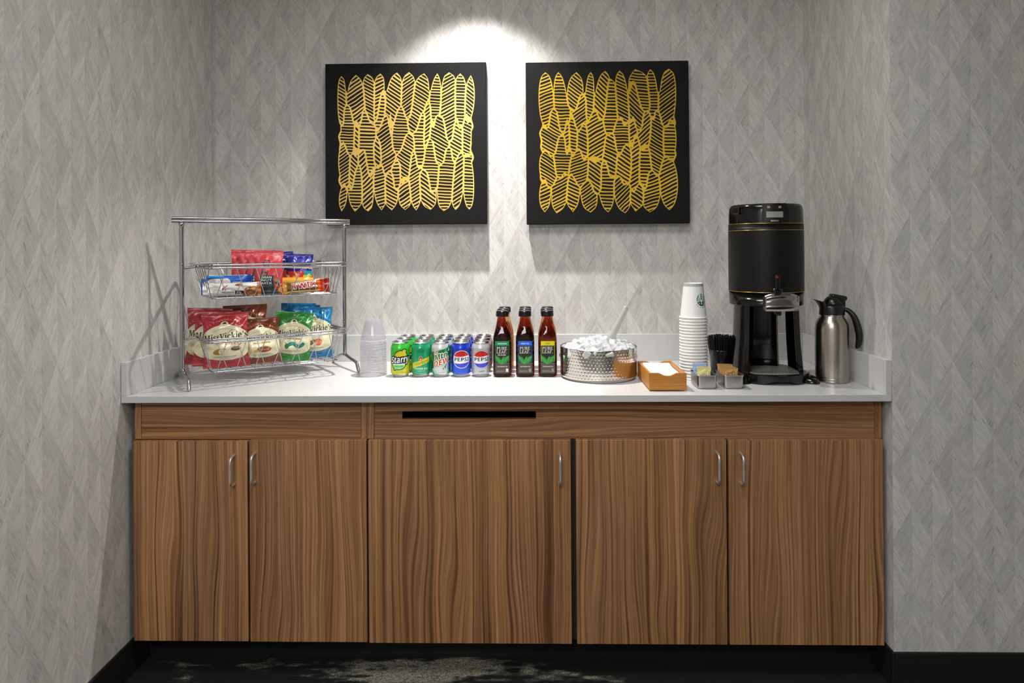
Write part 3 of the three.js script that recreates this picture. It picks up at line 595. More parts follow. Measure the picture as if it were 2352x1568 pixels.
const CANS = [
  ['lime green and yellow soda can', canTex((g, W, H) => {
    const gr = g.createLinearGradient(0, 0, 0, H); gr.addColorStop(0, '#34b83a'); gr.addColorStop(0.42, '#2fae36'); gr.addColorStop(0.62, '#b9c81c'); gr.addColorStop(1, '#d6cf14'); g.fillStyle = gr; g.fillRect(0, 0, W, H);
    const k = '#16150f';
    g.fillStyle = k; g.beginPath(); g.ellipse(530, 210, 122, 104, 0, 0, 7); g.fill(); ellipse(g, 590, 118, 44, 36, k); ellipse(g, 490, 340, 132, 104, k); ellipse(g, 420, 430, 30, 26, k);
    ellipse(g, 530, 212, 108, 92, '#cfc416'); ellipse(g, 588, 122, 32, 26, '#cfc416'); ellipse(g, 490, 340, 118, 90, '#7fd07a'); ellipse(g, 424, 424, 20, 16, '#7fd07a');
    write(g, 'Starry', 508, 318, { size: 148, color: '#e9ecf0', w: 330, skew: 0.16, rot: -5, outline: [[k, 44]] });
    g.strokeStyle = '#e9ecf0'; g.lineWidth = 15; g.beginPath(); g.moveTo(372, 346); g.lineTo(600, 342); g.stroke(); write(g, 'LEMON LIME', 488, 386, { size: 22, color: '#1d3a1a', w: 150 });
    for (const [x, y] of [[420, 96], [452, 80], [400, 120]]) { g.save(); g.translate(x, y); g.rotate(0.78); g.fillStyle = '#c9d428'; g.fillRect(-5, -5, 10, 10); g.restore(); }
    scribble(g, 500, 462, 110, '#6a7a10', 1, 7, 14, 2); scribble(g, 500, 478, 230, '#6a7a10', 1, 7, 14, 3); scribble(g, 500, 493, 130, '#6a7a10', 1, 7, 14, 4);
  })],
  ['emerald green soda can with a yellow sash', canTex((g, W, H) => {
    g.fillStyle = '#05945f'; g.fillRect(0, 0, W, H); g.fillStyle = '#047a50'; ellipse(g, 512, 120, 66, 30, '#057a52'); ellipse(g, 512, 84, 30, 46, '#057a52');
    g.fillStyle = '#d7cf1e'; for (const o of [-1024, -512, 0, 512]) { g.beginPath(); g.moveTo(o + 350, 330); g.lineTo(o + 674, 220); g.lineTo(o + 674, 308); g.lineTo(o + 350, 420); g.closePath(); g.fill(); }
    write(g, 'Schweppes', 520, 340, { size: 74, fam: 'serif', bold: false, color: '#2d3412', w: 250, rot: -18, skew: 0.2 });
    ellipse(g, 510, 252, 33, 40, '#e8d9a0'); ellipse(g, 510, 252, 28, 35, '#bf2a1a'); ellipse(g, 510, 262, 10, 16, '#f0e2d2');
    write(g, 'GINGER ALE', 512, 432, { size: 40, color: '#d6ecdc', w: 236 }); scribble(g, 512, 446, 150, '#8fcfb0', 2, 8, 14, 5); scribble(g, 512, 492, 220, '#8fcfb0', 1, 8, 14, 7);
    g.strokeStyle = '#37ac84'; g.lineWidth = 3; for (let q = 0; q < 5; q++) { g.beginPath(); g.arc(440 + q * 38, 406, 24, 3.4, 6); g.stroke(); }
  })],
  ['silver and green soda can with slanted red letters', canTex((g, W, H) => {
    g.fillStyle = '#c9ccce'; g.fillRect(0, 0, W, H);
    const tri = (c, ...p) => { g.fillStyle = c; g.beginPath(); for (let i = 0; i < p.length; i += 2) (i ? g.lineTo(p[i], p[i + 1]) : g.moveTo(p[i], p[i + 1])); g.closePath(); g.fill(); };
    tri('#0f7a44', 320, 150, 700, 60, 760, 260, 330, 430); tri('#128a4a', 560, 120, 690, 30, 700, 240); tri('#0b5a38', 690, 0, 760, 90, 770, 520, 650, 520, 690, 300); tri('#2fb26a', 600, 60, 640, 160, 560, 170); tri('#e6f0e8', 660, 70, 690, 120, 640, 130); tri('#2fa562', 340, 440, 430, 520, 340, 520); tri('#7ed08a', 400, 440, 470, 520, 380, 520);
    tri('#7a78cc', 640, 330, 690, 300, 670, 430, 630, 440); tri('#1c8a50', 560, 390, 620, 330, 590, 430); tri('#4fbf7a', 600, 520, 660, 420, 690, 520); tri('#1a1a22', 540, 420, 560, 400, 556, 440);
    tri('#0f6a40', 300, 150, 340, 420, 300, 520, 250, 520, 240, 120);
    write(g, 'diet', 420, 176, { size: 60, color: '#c8302c', w: 92, rot: -17, skew: 0.3, outline: [['#dfe9c8', 10]] });
    write(g, 'Mtn', 508, 246, { size: 112, color: '#0d4d34', w: 240, rot: -17, skew: 0.34, outline: [['#e2ecd2', 24]] });
    write(g, 'DEW', 514, 356, { size: 124, color: '#c3251f', w: 290, rot: -17, skew: 0.34, outline: [['#0f6a40', 34], ['#eef0dc', 22]] });
    scribble(g, 520, 482, 120, '#55605a', 1, 7, 12, 9);
  })],
  ['bright blue soda can with round emblem', canTex((g, W, H) => { g.fillStyle = '#0b33b4'; g.fillRect(0, 0, W, H); g.fillStyle = '#1450d4'; g.fillRect(0, 330, W, 190); for (const x of [0, 1024]) ellipse(g, x, 265, 160, 150, '#e8e8ee'); globe(g, '#0a1e6a'); })],
  ['silver diet soda can with round emblem', canTex((g, W, H) => { g.fillStyle = '#bcbdc0'; g.fillRect(0, 0, W, H); globe(g, '#23242c'); write(g, 'DIET', 512, 482, { size: 34, color: '#22222a', w: 96 }); })],
];
const CANX = [-0.438, -0.3665, -0.2975, -0.2275, -0.1593], CANZ = [0.321, 0.2425, 0.166];
CANS.forEach(([look, map, ], k) => {
  const silver = k === 4 || k === 2;
  const mat = phy({ map, roughness: 0.26, metalness: silver ? 0.35 : 0.2, clearcoat: 0.5, clearcoatRoughness: 0.12 });
  const group = ['lime soda cans', 'ginger soda cans', 'slanted letter soda cans', 'blue soda cans', 'silver soda cans'][k];
  let first;
  ['front of its row', 'middle of its row', 'rearmost of its row by the backsplash'].forEach((row, r) => {
    const at = [CANX[k] + 0.003 * (hash(k, r, 8) - 0.5) * (r ? 1 : 0), HC, CANZ[r]], turn = [-0.05, 0.25, -0.2][r] + 0.2 * (hash(k, r, 3) - 0.5);
    if (!first) {
      first = thing('soda_can', `${look}, ${row}`, 'soda can', at, 0.14, group);
      part(first, 'body', canBody, mat); part(first, 'base', canBase, alu);
      const lid = part(first, 'lid', canLid, alu); part(lid, 'pull_tab', canTab, alu); part(lid, 'mouth_score', canMouth, alu);
    } else copyOf(first, at, turn + 0.3, `${look}, ${row}`, group);
  });
});

// ------------------------------------------------------------------ bottles of tea
{
  const NB = 56;
  const prof = [[0, 0.026, 5], [0.004, 0.0302, 5], [0.009, 0.0317, 5.5], [0.06, 0.0317, 6], [0.124, 0.0317, 5.5], [0.134, 0.0312, 4.6], [0.146, 0.0288, 3.6], [0.158, 0.0256, 3], [0.170, 0.0222, 2.5], [0.184, 0.0192, 2.1], [0.196, 0.0178, 2], [0.2035, 0.0175, 2]];
  const ring = (y, h, n) => { const q = []; for (let i = 0; i <= NB; i++) { const a = i / NB * 2 * Math.PI, c = Math.cos(a), s = Math.sin(a), r = h / Math.pow(Math.pow(Math.abs(c), n) + Math.pow(Math.abs(s), n), 1 / n); q.push([r * c, y, r * s]); } return q; };
  const rows = [];
  for (let k = 0; k < prof.length - 1; k++) for (let m = 0; m < 4; m++) { const f = m / 4, a = prof[k], b = prof[k + 1]; rows.push(ring(a[0] + (b[0] - a[0]) * f, a[1] + (b[1] - a[1]) * f, a[2] + (b[2] - a[2]) * f)); }
  rows.push(ring(...prof[prof.length - 1]));
  let body = gridGeo(NB, rows.length - 1, (u, v) => rows[Math.round(v * (rows.length - 1))][NB - Math.round(u * NB)]);
  const cap = (y, h) => { const s = new THREE.Shape(ring(y, h, y ? 2 : 5).map(([x, , z]) => new THREE.Vector2(x, z))); const g = new THREE.ShapeGeometry(s).rotateX(y ? -Math.PI / 2 : Math.PI / 2).translate(0, y, 0); return g; };
  body.deleteAttribute('uv'); const caps = [cap(0, 0.026), cap(0.2035, 0.0175)].map((g) => { g.deleteAttribute('uv'); return g; });
  body = mergeVertices(mergeGeometries([body, ...caps]), 1e-5); body.computeVertexNormals();
  const tea = phy({ color: 0xffffff, roughness: 0.03, transmission: 1, thickness: 0.05, ior: 1.36, attenuationColor: new THREE.Color(0xb8561a), attenuationDistance: 0.075 });
  const capGeo = lathe([[0, 0.2245], [0.0165, 0.2243], [0.0198, 0.2232], [0.0212, 0.221], [0.0215, 0.218], [0.0212, 0.2145], [0.0218, 0.2125], [0.0219, 0.2055], [0.0212, 0.204], [0.0175, 0.2038]].reverse(), 40);
  const capMat = std(0x0d0d16, 0.22);
  const label = (band, txt, words, extra, noSugar) => canvasTex(256, 600, (g, W, H) => {
    g.fillStyle = '#17150f'; g.fillRect(0, 0, W, H); g.strokeStyle = band; g.lineWidth = 6; g.strokeRect(3, 3, W - 6, H * 0.62); g.fillStyle = band; g.fillRect(0, 0, W, 84);
    write(g, words, 128, 58, { size: 32, color: txt, w: Math.min(170, words.length * 17) });
    g.fillStyle = '#4b463e'; g.fillRect(0, 400, W, 200);
    write(g, 'PURE', 122, 160, { size: 76, fam: 'serif', bold: false, color: '#f0ede4', w: 200 }); write(g, 'LEAF.', 122, 228, { size: 76, fam: 'serif', bold: false, color: '#f0ede4', w: 200 });
    if (noSugar) write(g, 'NO SUGAR', 122, 268, { size: 28, color: '#f0ede4', w: 150 });
    const leaf = (x0, y0, x1, y1, b) => { const mx = (x0 + x1) / 2, my = (y0 + y1) / 2, nx = (y1 - y0) * b, ny = -(x1 - x0) * b; g.fillStyle = '#1f8a34'; g.beginPath(); g.moveTo(x0, y0); g.quadraticCurveTo(mx + nx, my + ny, x1, y1); g.quadraticCurveTo(mx - nx, my - ny, x0, y0); g.fill(); g.strokeStyle = '#7cc45c'; g.lineWidth = 4; g.beginPath(); g.moveTo(x0, y0); g.quadraticCurveTo(mx + nx * 0.2, my, x1, y1); g.stroke(); };
    leaf(120, 430, 2, 270, 0.42); leaf(120, 430, 254, 272, 0.42); leaf(118, 430, 160, 284, 0.36);
    write(g, 'BREWED TEA', 160, 484, { size: 26, color: '#d9d3c4', w: 130 }); write(g, 'Real', 60, 484, { size: 32, fam: 'serif', color: '#d9d3c4', w: 52, skew: 0.3 });
    scribble(g, 100, 552, 150, '#a49c8a', 2, 6, 14, 4); g.fillStyle = extra; g.fillRect(194, 512, 46, 62);
  });
  const kinds = [['green band', label('#0f8a55', '#d8efe0', 'UNSWEETENED', '#dcdad2', true)], ['blue band', label('#1a62d8', '#d6e6fa', 'SWEET TEA', '#8a8474', false)], ['yellow band', label('#d3c816', '#4a4410', 'LEMON', '#8a8474', false)]];
  const X = [[-0.0845, -0.0835, -0.080], [-0.0065, -0.006, -0.005], [0.0705, 0.0708, 0.0755]], Z = [0.322, 0.2475, 0.172];
  kinds.forEach(([look, map], k) => {
    const lm = std(0xffffff, 0.35, 0, { map });
    let first;
    ['front of its row', 'middle of its row', 'rearmost of its row'].forEach((row, r) => {
      const text = `amber tea bottle with ${look} on its label, ${row}`, at = [X[k][r], HC + 0.0004, Z[r]];
      if (first) { copyOf(first, at, 0, text); return; }
      first = thing('tea_bottle', text, 'bottle', at, 0, `tea bottles with ${look}`);
      part(first, 'bottle_body', body, tea);
      part(first, 'cap', capGeo, capMat).userData.label = 'dark navy screw cap';
      part(first, 'label', gridGeo(12, 2, (u, v) => { const x = (u - 0.5) * 0.047, n = 5.8, h = 0.0317; return [x, 0.0135 + v * 0.109, Math.pow(Math.pow(h, n) - Math.pow(Math.abs(x), n), 1 / n) + 0.0004]; }), lm);
    });
  });
}

// ------------------------------------------------------------------ ice bowl
{
  const c = [0.243, 0.343], NT = 480, NY = 84, H = 0.105;
  const t = thing('ice_bowl', 'round hammered steel bowl heaped with ice', 'bowl', [c[0], HC, c[1]]);
  const R = (y) => 0.1235 + 0.006 * smooth(0, 0.012, y) + 0.0005 * y;
  const outer = gridGeo(NT, NY, (u, v) => {
    const y = 0.0015 + v * (H - 0.0015), a = u * 2 * Math.PI, row = y / 0.0105, k = Math.floor(row), fy = row - k - 0.5;
    const fu = u * 70 + (k % 2) * 0.5, fx = fu - Math.floor(fu) - 0.5, d = Math.hypot(fx, fy);
    const r = R(y) - 0.0005 * (1 - smooth(0.04, 0.33, d)) * smooth(0.004, 0.012, y) * smooth(H - 0.001, H - 0.008, y);
    return [r * Math.sin(a), y, r * Math.cos(a)];
  });
  part(t, 'hammered_wall', outer, std(0xcfcbc4, 0.14, 1));
  part(t, 'lining', lathe([[0.1298, H], [0.1292, H + 0.0012], [0.128, H + 0.0012], [0.1272, H], [0.124, 0.01], [0.118, 0.004], [0, 0.004]], 96), std(0xb9b7b4, 0.25, 1));
  part(t, 'bottom', lathe([[0, 0.0], [0.118, 0.0], [0.1235, 0.0015]], 64), std(0xb9b7b4, 0.3, 1));
  const ice = phy({ color: 0xf0f2f5, roughness: 0.2, transmission: 0.55, thickness: 0.02, ior: 1.3 });
  const shapes = [0, 1, 2, 3].map((s) => {
    const g = new RoundedBoxGeometry(0.026, 0.022, 0.024, 2, 0.005), p = g.attributes.position;
    for (let i = 0; i < p.count; i++) { const x = p.getX(i), y = p.getY(i), z = p.getZ(i); p.setXYZ(i, x * (1 + 7 * y * (s - 1.5)), y * (1 + 6 * x), z * (1 - 8 * y)); }
    g.computeVertexNormals();
    return g;
  });
  let n = 0;
  const put = (x, y, z) => {
    const m = single('ice_cube', shapes[n % 4], ice, 'clear white ice cube in the heap filling the steel bowl', 'ice cube', 'ice cubes in the bowl');
    m.position.set(c[0] + x, HC + y, c[1] + z); m.rotation.set(rr(0, 6), rr(0, 6), rr(0, 6)); const s = rr(1.0, 1.3); m.scale.setScalar(s); n++;
  };
  for (const [R0, y0, cnt] of [[0.113, 0.094, 26], [0.094, 0.1, 22], [0.074, 0.107, 18], [0.054, 0.112, 13], [0.033, 0.116, 8], [0.01, 0.119, 2], [0.112, 0.072, 26], [0.088, 0.076, 21], [0.062, 0.084, 15], [0.034, 0.09, 8], [0.008, 0.092, 2]]) for (let k = 0; k < cnt; k++) {
    const a = (k + rr(-0.3, 0.3)) / cnt * 2 * Math.PI, q = R0 + rr(-0.006, 0.004), dip = (Math.cos(a - 3.9) > 0.8 && R0 > 0.09) ? -0.012 : 0;
    put(q * Math.sin(a), y0 + rr(-0.005, 0.006) + dip, q * Math.cos(a));
  }
  // scoop stuck in the ice
  const sc = thing('ice_scoop', 'translucent white plastic scoop stuck in the ice', 'scoop', [0.285, HC + 0.125, 0.335]);
  const plastic = phy({ color: 0xdcdcda, roughness: 0.3, transmission: 0.6, thickness: 0, side: THREE.DoubleSide });
  const dir = V3(0.062, 0.118, -0.01).normalize();
  const q = new THREE.Quaternion().setFromUnitVectors(V3(0, 1, 0), dir);
  const hg = gridGeo(20, 24, (u, v) => { const a = u * 2 * Math.PI, w = 0.0125 - 0.004 * v + 0.006 * smooth(0.2, 0, v), end = v > 0.94 ? Math.sqrt(Math.max(0, 1 - ((v - 0.94) / 0.06) ** 2)) : 1; return [w * Math.cos(a) * end, v * 0.128, 0.006 * Math.sin(a) * end * (1 - 0.3 * v)]; });
  part(sc, 'handle', hg.applyQuaternion(q), plastic);
  part(sc, 'hang_hole', new THREE.TorusGeometry(0.0035, 0.0012, 8, 18).translate(0, 0.118, 0.003).applyQuaternion(q), plastic);
  part(sc, 'scoop_bowl', gridGeo(24, 16, (u, v) => { const a = (u - 0.5) * 1.25 * Math.PI, w = 0.034 * Math.sqrt(clamp(1 - (1 - v) ** 3.2)) * (0.75 + 0.25 * v); return [0.012 - 0.075 * v * 0.98, -0.004 - 0.012 * v + w * Math.cos(a) * 0.5, w * Math.sin(a)]; }).rotateZ(0.12).translate(0, -0.004, 0), plastic);
}

// ------------------------------------------------------------------ napkin box
{
  const bamboo = canvasTex(512, 256, (g, W, H) => { g.fillStyle = '#b9792f'; g.fillRect(0, 0, W, H); for (let k = 0; k < 900; k++) { const y = hash(k, 1) * H; g.fillStyle = `rgba(${hash(k, 2) > 0.5 ? '120,68,20' : '214,158,82'},${0.05 + 0.14 * hash(k, 3)})`; g.fillRect(hash(k, 4) * W - 120, y, 60 + 300 * hash(k, 5), 1 + 2 * hash(k, 6)); } ellipse(g, 74, 92, 4, 4, '#5a2c10'); });
  bamboo.wrapS = bamboo.wrapT = THREE.RepeatWrapping;
  const bm = std(0xffffff, 0.45, 0, { map: bamboo });
  const w = 0.113, d = 0.222, h = 0.055;
  const t = thing('napkin_box', 'open bamboo napkin box with dipped front edge', 'napkin holder', [0.4295, HC, 0.582]);
  const dipShape = () => { const s = new THREE.Shape(); s.moveTo(-w / 2, 0.004); s.lineTo(w / 2, 0.004); s.lineTo(w / 2, h); s.lineTo(0.032, h); s.bezierCurveTo(0.02, h, 0.018, h - 0.009, 0, h - 0.009); s.bezierCurveTo(-0.018, h - 0.009, -0.02, h, -0.032, h); s.lineTo(-w / 2, h); s.closePath(); return s; };
  const wallOf = (z) => worldUV(new THREE.ExtrudeGeometry(dipShape(), { depth: 0.006, bevelEnabled: true, bevelSize: 0.0006, bevelThickness: 0.0006, bevelSegments: 1, curveSegments: 14 }).translate(0, 0, z), 0.2, 0.1, -0.0565, 0);
  part(t, 'front_wall', wallOf(-0.0066), bm);
  part(t, 'back_wall', wallOf(-d + 0.0006), bm);
  for (const s of [-1, 1]) part(t, 'side_wall', worldUV(box(s > 0 ? w / 2 - 0.007 : -w / 2, s > 0 ? w / 2 : -w / 2 + 0.007, 0.004, h, -d + 0.0075, -0.0075, 0.001), 0.2, 0.1), bm);
  part(t, 'floor_panel', worldUV(box(-w / 2 + 0.002, w / 2 - 0.002, 0.003, 0.008, -d + 0.002, -0.002), 0.2, 0.1), bm);
  for (const x of [-0.042, 0.042]) for (const z of [-0.015, -d + 0.015]) part(t, 'foot', new THREE.CylinderGeometry(0.005, 0.005, 0.004, 12).translate(x, 0.002, z), bm);
  const paper = std(0xf1f0ee, 0.9);
  for (let k = 0; k < 6; k++) {
    const y0 = 0.0085 + k * 0.0062, top = k === 5 ? 1 : 0.5;
    const sheet = gridGeo(20, 26, (u, v) => { const x = (u - 0.5) * 0.095, z = -0.0095 - v * (d - 0.019); return [x, y0 + 0.0055 + top * (0.006 * (v > 0.75 ? smooth(0.75, 1, v) : 0) - 0.004 * Math.exp(-((x / 0.03) ** 2)) * (1 - v) * top + 0.0012 * (noise(u * 4, v * 5, k) - 0.5)), z]; });
    const n = single('paper_napkin', mergeGeometries([sheet, box(-0.0475, 0.0475, y0, y0 + 0.0035, -d + 0.0095, -0.0095).toNonIndexed ? worldUV(box(-0.0475, 0.0475, y0, y0 + 0.0035, -d + 0.0095, -0.0095), 1, 1) : null].map((g) => (g.index ? g.toNonIndexed() : g))), paper, k === 5 ? 'white paper napkin lying on top in the bamboo box' : 'white folded napkin under the top one in the bamboo box', 'napkin', 'napkins in the bamboo box');
    n.position.set(0.4295, HC, 0.582);
  }
}

// ------------------------------------------------------------------ paper cups
{
  const white = std(0xf0efec, 0.55), r0 = 0.0443, H = 0.1155;
  const emblem = canvasTex(1024, 448, (g, W, H) => {
    g.fillStyle = '#f0efec'; g.fillRect(0, 0, W, H);
    g.fillStyle = '#aeb0b0'; g.fillRect(0, 0, W, 40);
    for (const cx of [594, 82]) {
      g.save(); g.translate(cx, 216); g.rotate(Math.PI);                     // the cup stands upside down
      const G = '#0d5240', P = '#eef0ea';
      ellipse(g, 0, 0, 74, 82, G);
      g.save(); g.beginPath(); g.ellipse(0, 0, 70, 78, 0, 0, 7); g.clip();
      g.strokeStyle = P; g.lineWidth = 4;
      for (const s of [-1, 1]) for (let k = 0; k < 8; k++) { g.beginPath(); g.moveTo(s * (64 - k * 7), -36 + k * 3); g.bezierCurveTo(s * (70 - k * 8), 20, s * (40 - k * 4), 40, s * (26 - k * 2.4), 86); g.stroke(); }
      for (const s of [-1, 1]) for (let k = 0; k < 4; k++) { g.beginPath(); g.moveTo(s * 8, 12 + k * 10); g.quadraticCurveTo(s * 22, 16 + k * 12, s * 18, 44 + k * 10); g.stroke(); }
      g.fillStyle = P; for (const [x, y, r] of [[0, -50, 18], [-38, -46, 12], [38, -46, 12], [-56, -18, 9], [56, -18, 9]]) { g.beginPath(); for (let i = 0; i < 10; i++) { const a = i / 10 * 2 * Math.PI - Math.PI / 2, q = i % 2 ? r * 0.45 : r; i ? g.lineTo(x + q * Math.cos(a), y + q * Math.sin(a)) : g.moveTo(x + q * Math.cos(a), y + q * Math.sin(a)); } g.fill(); }
      ellipse(g, 0, -14, 16, 20, P); g.restore();
      const s = 'WE PROUDLY SERVE'; g.fillStyle = '#1a1c1a'; g.font = FONT(20); g.textAlign = 'center';
      for (let i = 0; i < s.length; i++) { const a = (i - (s.length - 1) / 2) * 0.19; g.save(); g.rotate(a); g.fillText(s[i], 0, -94); g.restore(); }
      g.restore();
    }
  });
  const print = std(0xffffff, 0.5, 0, { map: emblem });
  const wall = lathe([[r0 - 0.0012, 0.004], [0.0318, H]], 48, [0.004, H]);
  const inner = lathe([[0.0305, H - 0.008], [0.0302, H - 0.006], [0, H - 0.006]], 32), lip = lathe([[0.0318, H], [0.0313, H + 0.0006], [0.0306, H], [0.0303, H - 0.008]], 40);
  const rim = new THREE.TorusGeometry(r0, 0.0026, 10, 48).rotateX(Math.PI / 2).translate(0, 0.0026, 0);
  const n = 21, step = 0.0101;
  let first;
  for (let k = 0; k < n; k++) {
    const text = k === n - 1 ? 'white paper coffee cup with round green emblem, topmost of the stack' : k === 0 ? 'white paper coffee cup, lowest of the upside-down stack' : 'white paper coffee cup nested in the upside-down stack';
    const at = [0.5585 + 0.0008 * (hash(k, 4) - 0.5), HC + k * step, 0.372], turn = k === n - 1 ? -0.02 : hash(k, 9) * 6;
    if (first) { copyOf(first, at, turn, text); continue; }
    first = thing('paper_cup', text, 'paper cup', at, turn, 'paper cups in the stack');
    part(first, 'sleeve', wall, print); part(first, 'rolled_rim', rim, white); part(first, 'base_disc', mergeGeometries([inner, lip]), white);
  }
}

// ------------------------------------------------------------------ stirrer cup
{
  const black = std(0x0a0a0c, 0.16), at = [0.682, 0.275];
  const t = thing('stirrer_cup', 'round glossy black cup holding coffee stirrers', 'cup', [at[0], HC, at[1]]);
  part(t, 'cup_wall', lathe([[0, 0.0], [0.038, 0.0], [0.0402, 0.002], [0.0432, 0.078], [0.0436, 0.081], [0.0424, 0.082], [0.0412, 0.080], [0.0388, 0.006], [0, 0.006]], 48), black);
  part(t, 'rim_band', new THREE.TorusGeometry(0.0432, 0.0012, 8, 48).rotateX(Math.PI / 2).translate(0, 0.079, 0), black);
  const sg = new THREE.CylinderGeometry(0.0016, 0.0016, 1, 6), sm = std(0x08080c, 0.3);
  for (let k = 0; k < 150; k++) {
    const q = Math.sqrt((k + 0.5) / 150), a = k * 2.39996, b = 0.033 * q, e = 0.0515 * q, h = 0.128 + 0.006 * rnd() - 0.006 * q * q;
    const A = V3(at[0] + b * Math.cos(a), HC + 0.0065, at[1] + b * Math.sin(a)), B = V3(at[0] + e * Math.cos(a), HC + h, at[1] + e * Math.sin(a));
    const m = single('coffee_stirrer', sg, sm, 'thin black coffee stirrer standing in the black cup', 'stirrer', 'coffee stirrers in the cup');
    m.position.copy(A).add(B).multiplyScalar(0.5); m.scale.set(1, A.distanceTo(B), 1); m.quaternion.setFromUnitVectors(V3(0, 1, 0), B.sub(A).normalize());
  }
}

// ------------------------------------------------------------------ sweetener caddies
{
  const sat = std(0xb4b3b0, 0.3, 1);
  const w = 0.061, d = 0.098, h = 0.043, rad = 0.009;
  const shell = (() => {
    const ring = (y, e, r) => { const q = []; for (const [sx, sz, a0] of [[1, 1, 0], [-1, 1, 90], [-1, -1, 180], [1, -1, 270]]) for (let k = 0; k <= 5; k++) { const a = (a0 + k * 18) * D2R; q.push([sx * (w / 2 - e - r) + r * Math.cos(a), y, sz * (d / 2 - e - r) + r * Math.sin(a)]); } q.push(q[0]); return q; };
    const rows = [ring(0.0, 0.007, rad), ring(0.0006, 0.0045, rad), ring(0.003, 0.0022, rad), ring(0.008, 0.0012, rad), ring(h - 0.003, 0.0004, rad), ring(h - 0.0016, -0.0014, rad), ring(h - 0.0002, -0.0016, rad), ring(h, -0.0006, rad), ring(h - 0.0006, 0.0008, rad), ring(0.006, 0.0024, rad), ring(0.003, 0.008, rad)];
    const nu = rows[0].length - 1;
    const g = gridGeo(nu, rows.length - 1, (u, v) => rows[Math.round(v * (rows.length - 1))][nu - Math.round(u * nu)]);
    return mergeGeometries([g, box(-w / 2 + 0.009, w / 2 - 0.009, 0.0, 0.003, -d / 2 + 0.009, d / 2 - 0.009)]);
  })();
  const packTex = (bg, draw) => canvasTex(160, 220, (g, W, H) => { g.fillStyle = bg; g.fillRect(0, 0, W, H); g.fillStyle = 'rgba(0,0,0,0.06)'; g.fillRect(0, 12, W, 3); draw(g); });
  const yellow = std(0xffffff, 0.7, 0, { map: packTex('#e2d998', (g) => { g.fillStyle = '#b8403a'; for (let k = 0; k < 16; k++) g.fillRect(56 + 44 * hash(k, 1), 66 + 40 * hash(k, 2), 6, 6); g.strokeStyle = '#6a6648'; g.lineWidth = 3; g.strokeRect(104, 40, 30, 60); }) });
  const blue = std(0xffffff, 0.7, 0, { map: packTex('#9fbfe2', (g) => scribble(g, 80, 50, 90, '#6f93c4', 2, 8, 16, 3)) });
  const brown = std(0xffffff, 0.8, 0, { map: packTex('#b98e54', (g) => { g.strokeStyle = '#4a3216'; g.lineWidth = 5; g.strokeRect(44, 62, 44, 30); g.strokeRect(90, 44, 26, 50); g.beginPath(); g.moveTo(40, 104); g.quadraticCurveTo(80, 84, 124, 104); g.stroke(); }) });
  const caddy = (label, x, items) => {
    const t = thing('sweetener_caddy', label, 'caddy', [x, HC, 0.507]);
    part(t, 'tray', shell, sat);
    items.forEach(([mat, name, text, dx, z, lean, hgt], k) => {
      const o = { w: 0.044, h: hgt, t: 0.0045, seal: 0.08, seed: 60 + k, wr: 0.0015 };
      wrapper('sweetener_packet', text, 'sugar packet', o, mat, [x + dx, HC + 0.0035, 0.507 + z], { lean, group: name, roll: (hash(k, 5) - 0.5) * 5 });
    });
  };
  caddy('square steel caddy holding yellow and blue packets', 0.5565, [
    [blue, 'blue packets', 'pale blue sweetener packet, hindmost in the left caddy', -0.003, -0.036, -8, 0.06], [blue, 'blue packets', 'pale blue sweetener packet, in front of the other blue one', -0.005, -0.026, -8, 0.058],
    [yellow, 'yellow packets', 'yellow sweetener packet, hindmost of the yellow ones', 0.002, -0.008, -8, 0.056], [yellow, 'yellow packets', 'yellow sweetener packet, second from the front', 0.004, 0.004, -8, 0.056], [yellow, 'yellow packets', 'yellow sweetener packet, frontmost in the left caddy', -0.002, 0.017, -8, 0.056]]);
  caddy('square steel caddy holding brown sugar packets', 0.638, [
    [brown, 'brown packets', 'brown sugar packet, hindmost in the right caddy', -0.006, -0.036, -8, 0.06], [brown, 'brown packets', 'brown sugar packet, second from the back', -0.003, -0.024, -8, 0.06], [brown, 'brown packets', 'brown sugar packet, third from the back', -0.005, -0.01, -8, 0.058], [brown, 'brown packets', 'brown sugar packet, second from the front', 0.001, 0.004, -8, 0.056], [brown, 'brown packets', 'brown sugar packet, frontmost with a dark drawing', 0.001, 0.018, -8, 0.056]]);
}

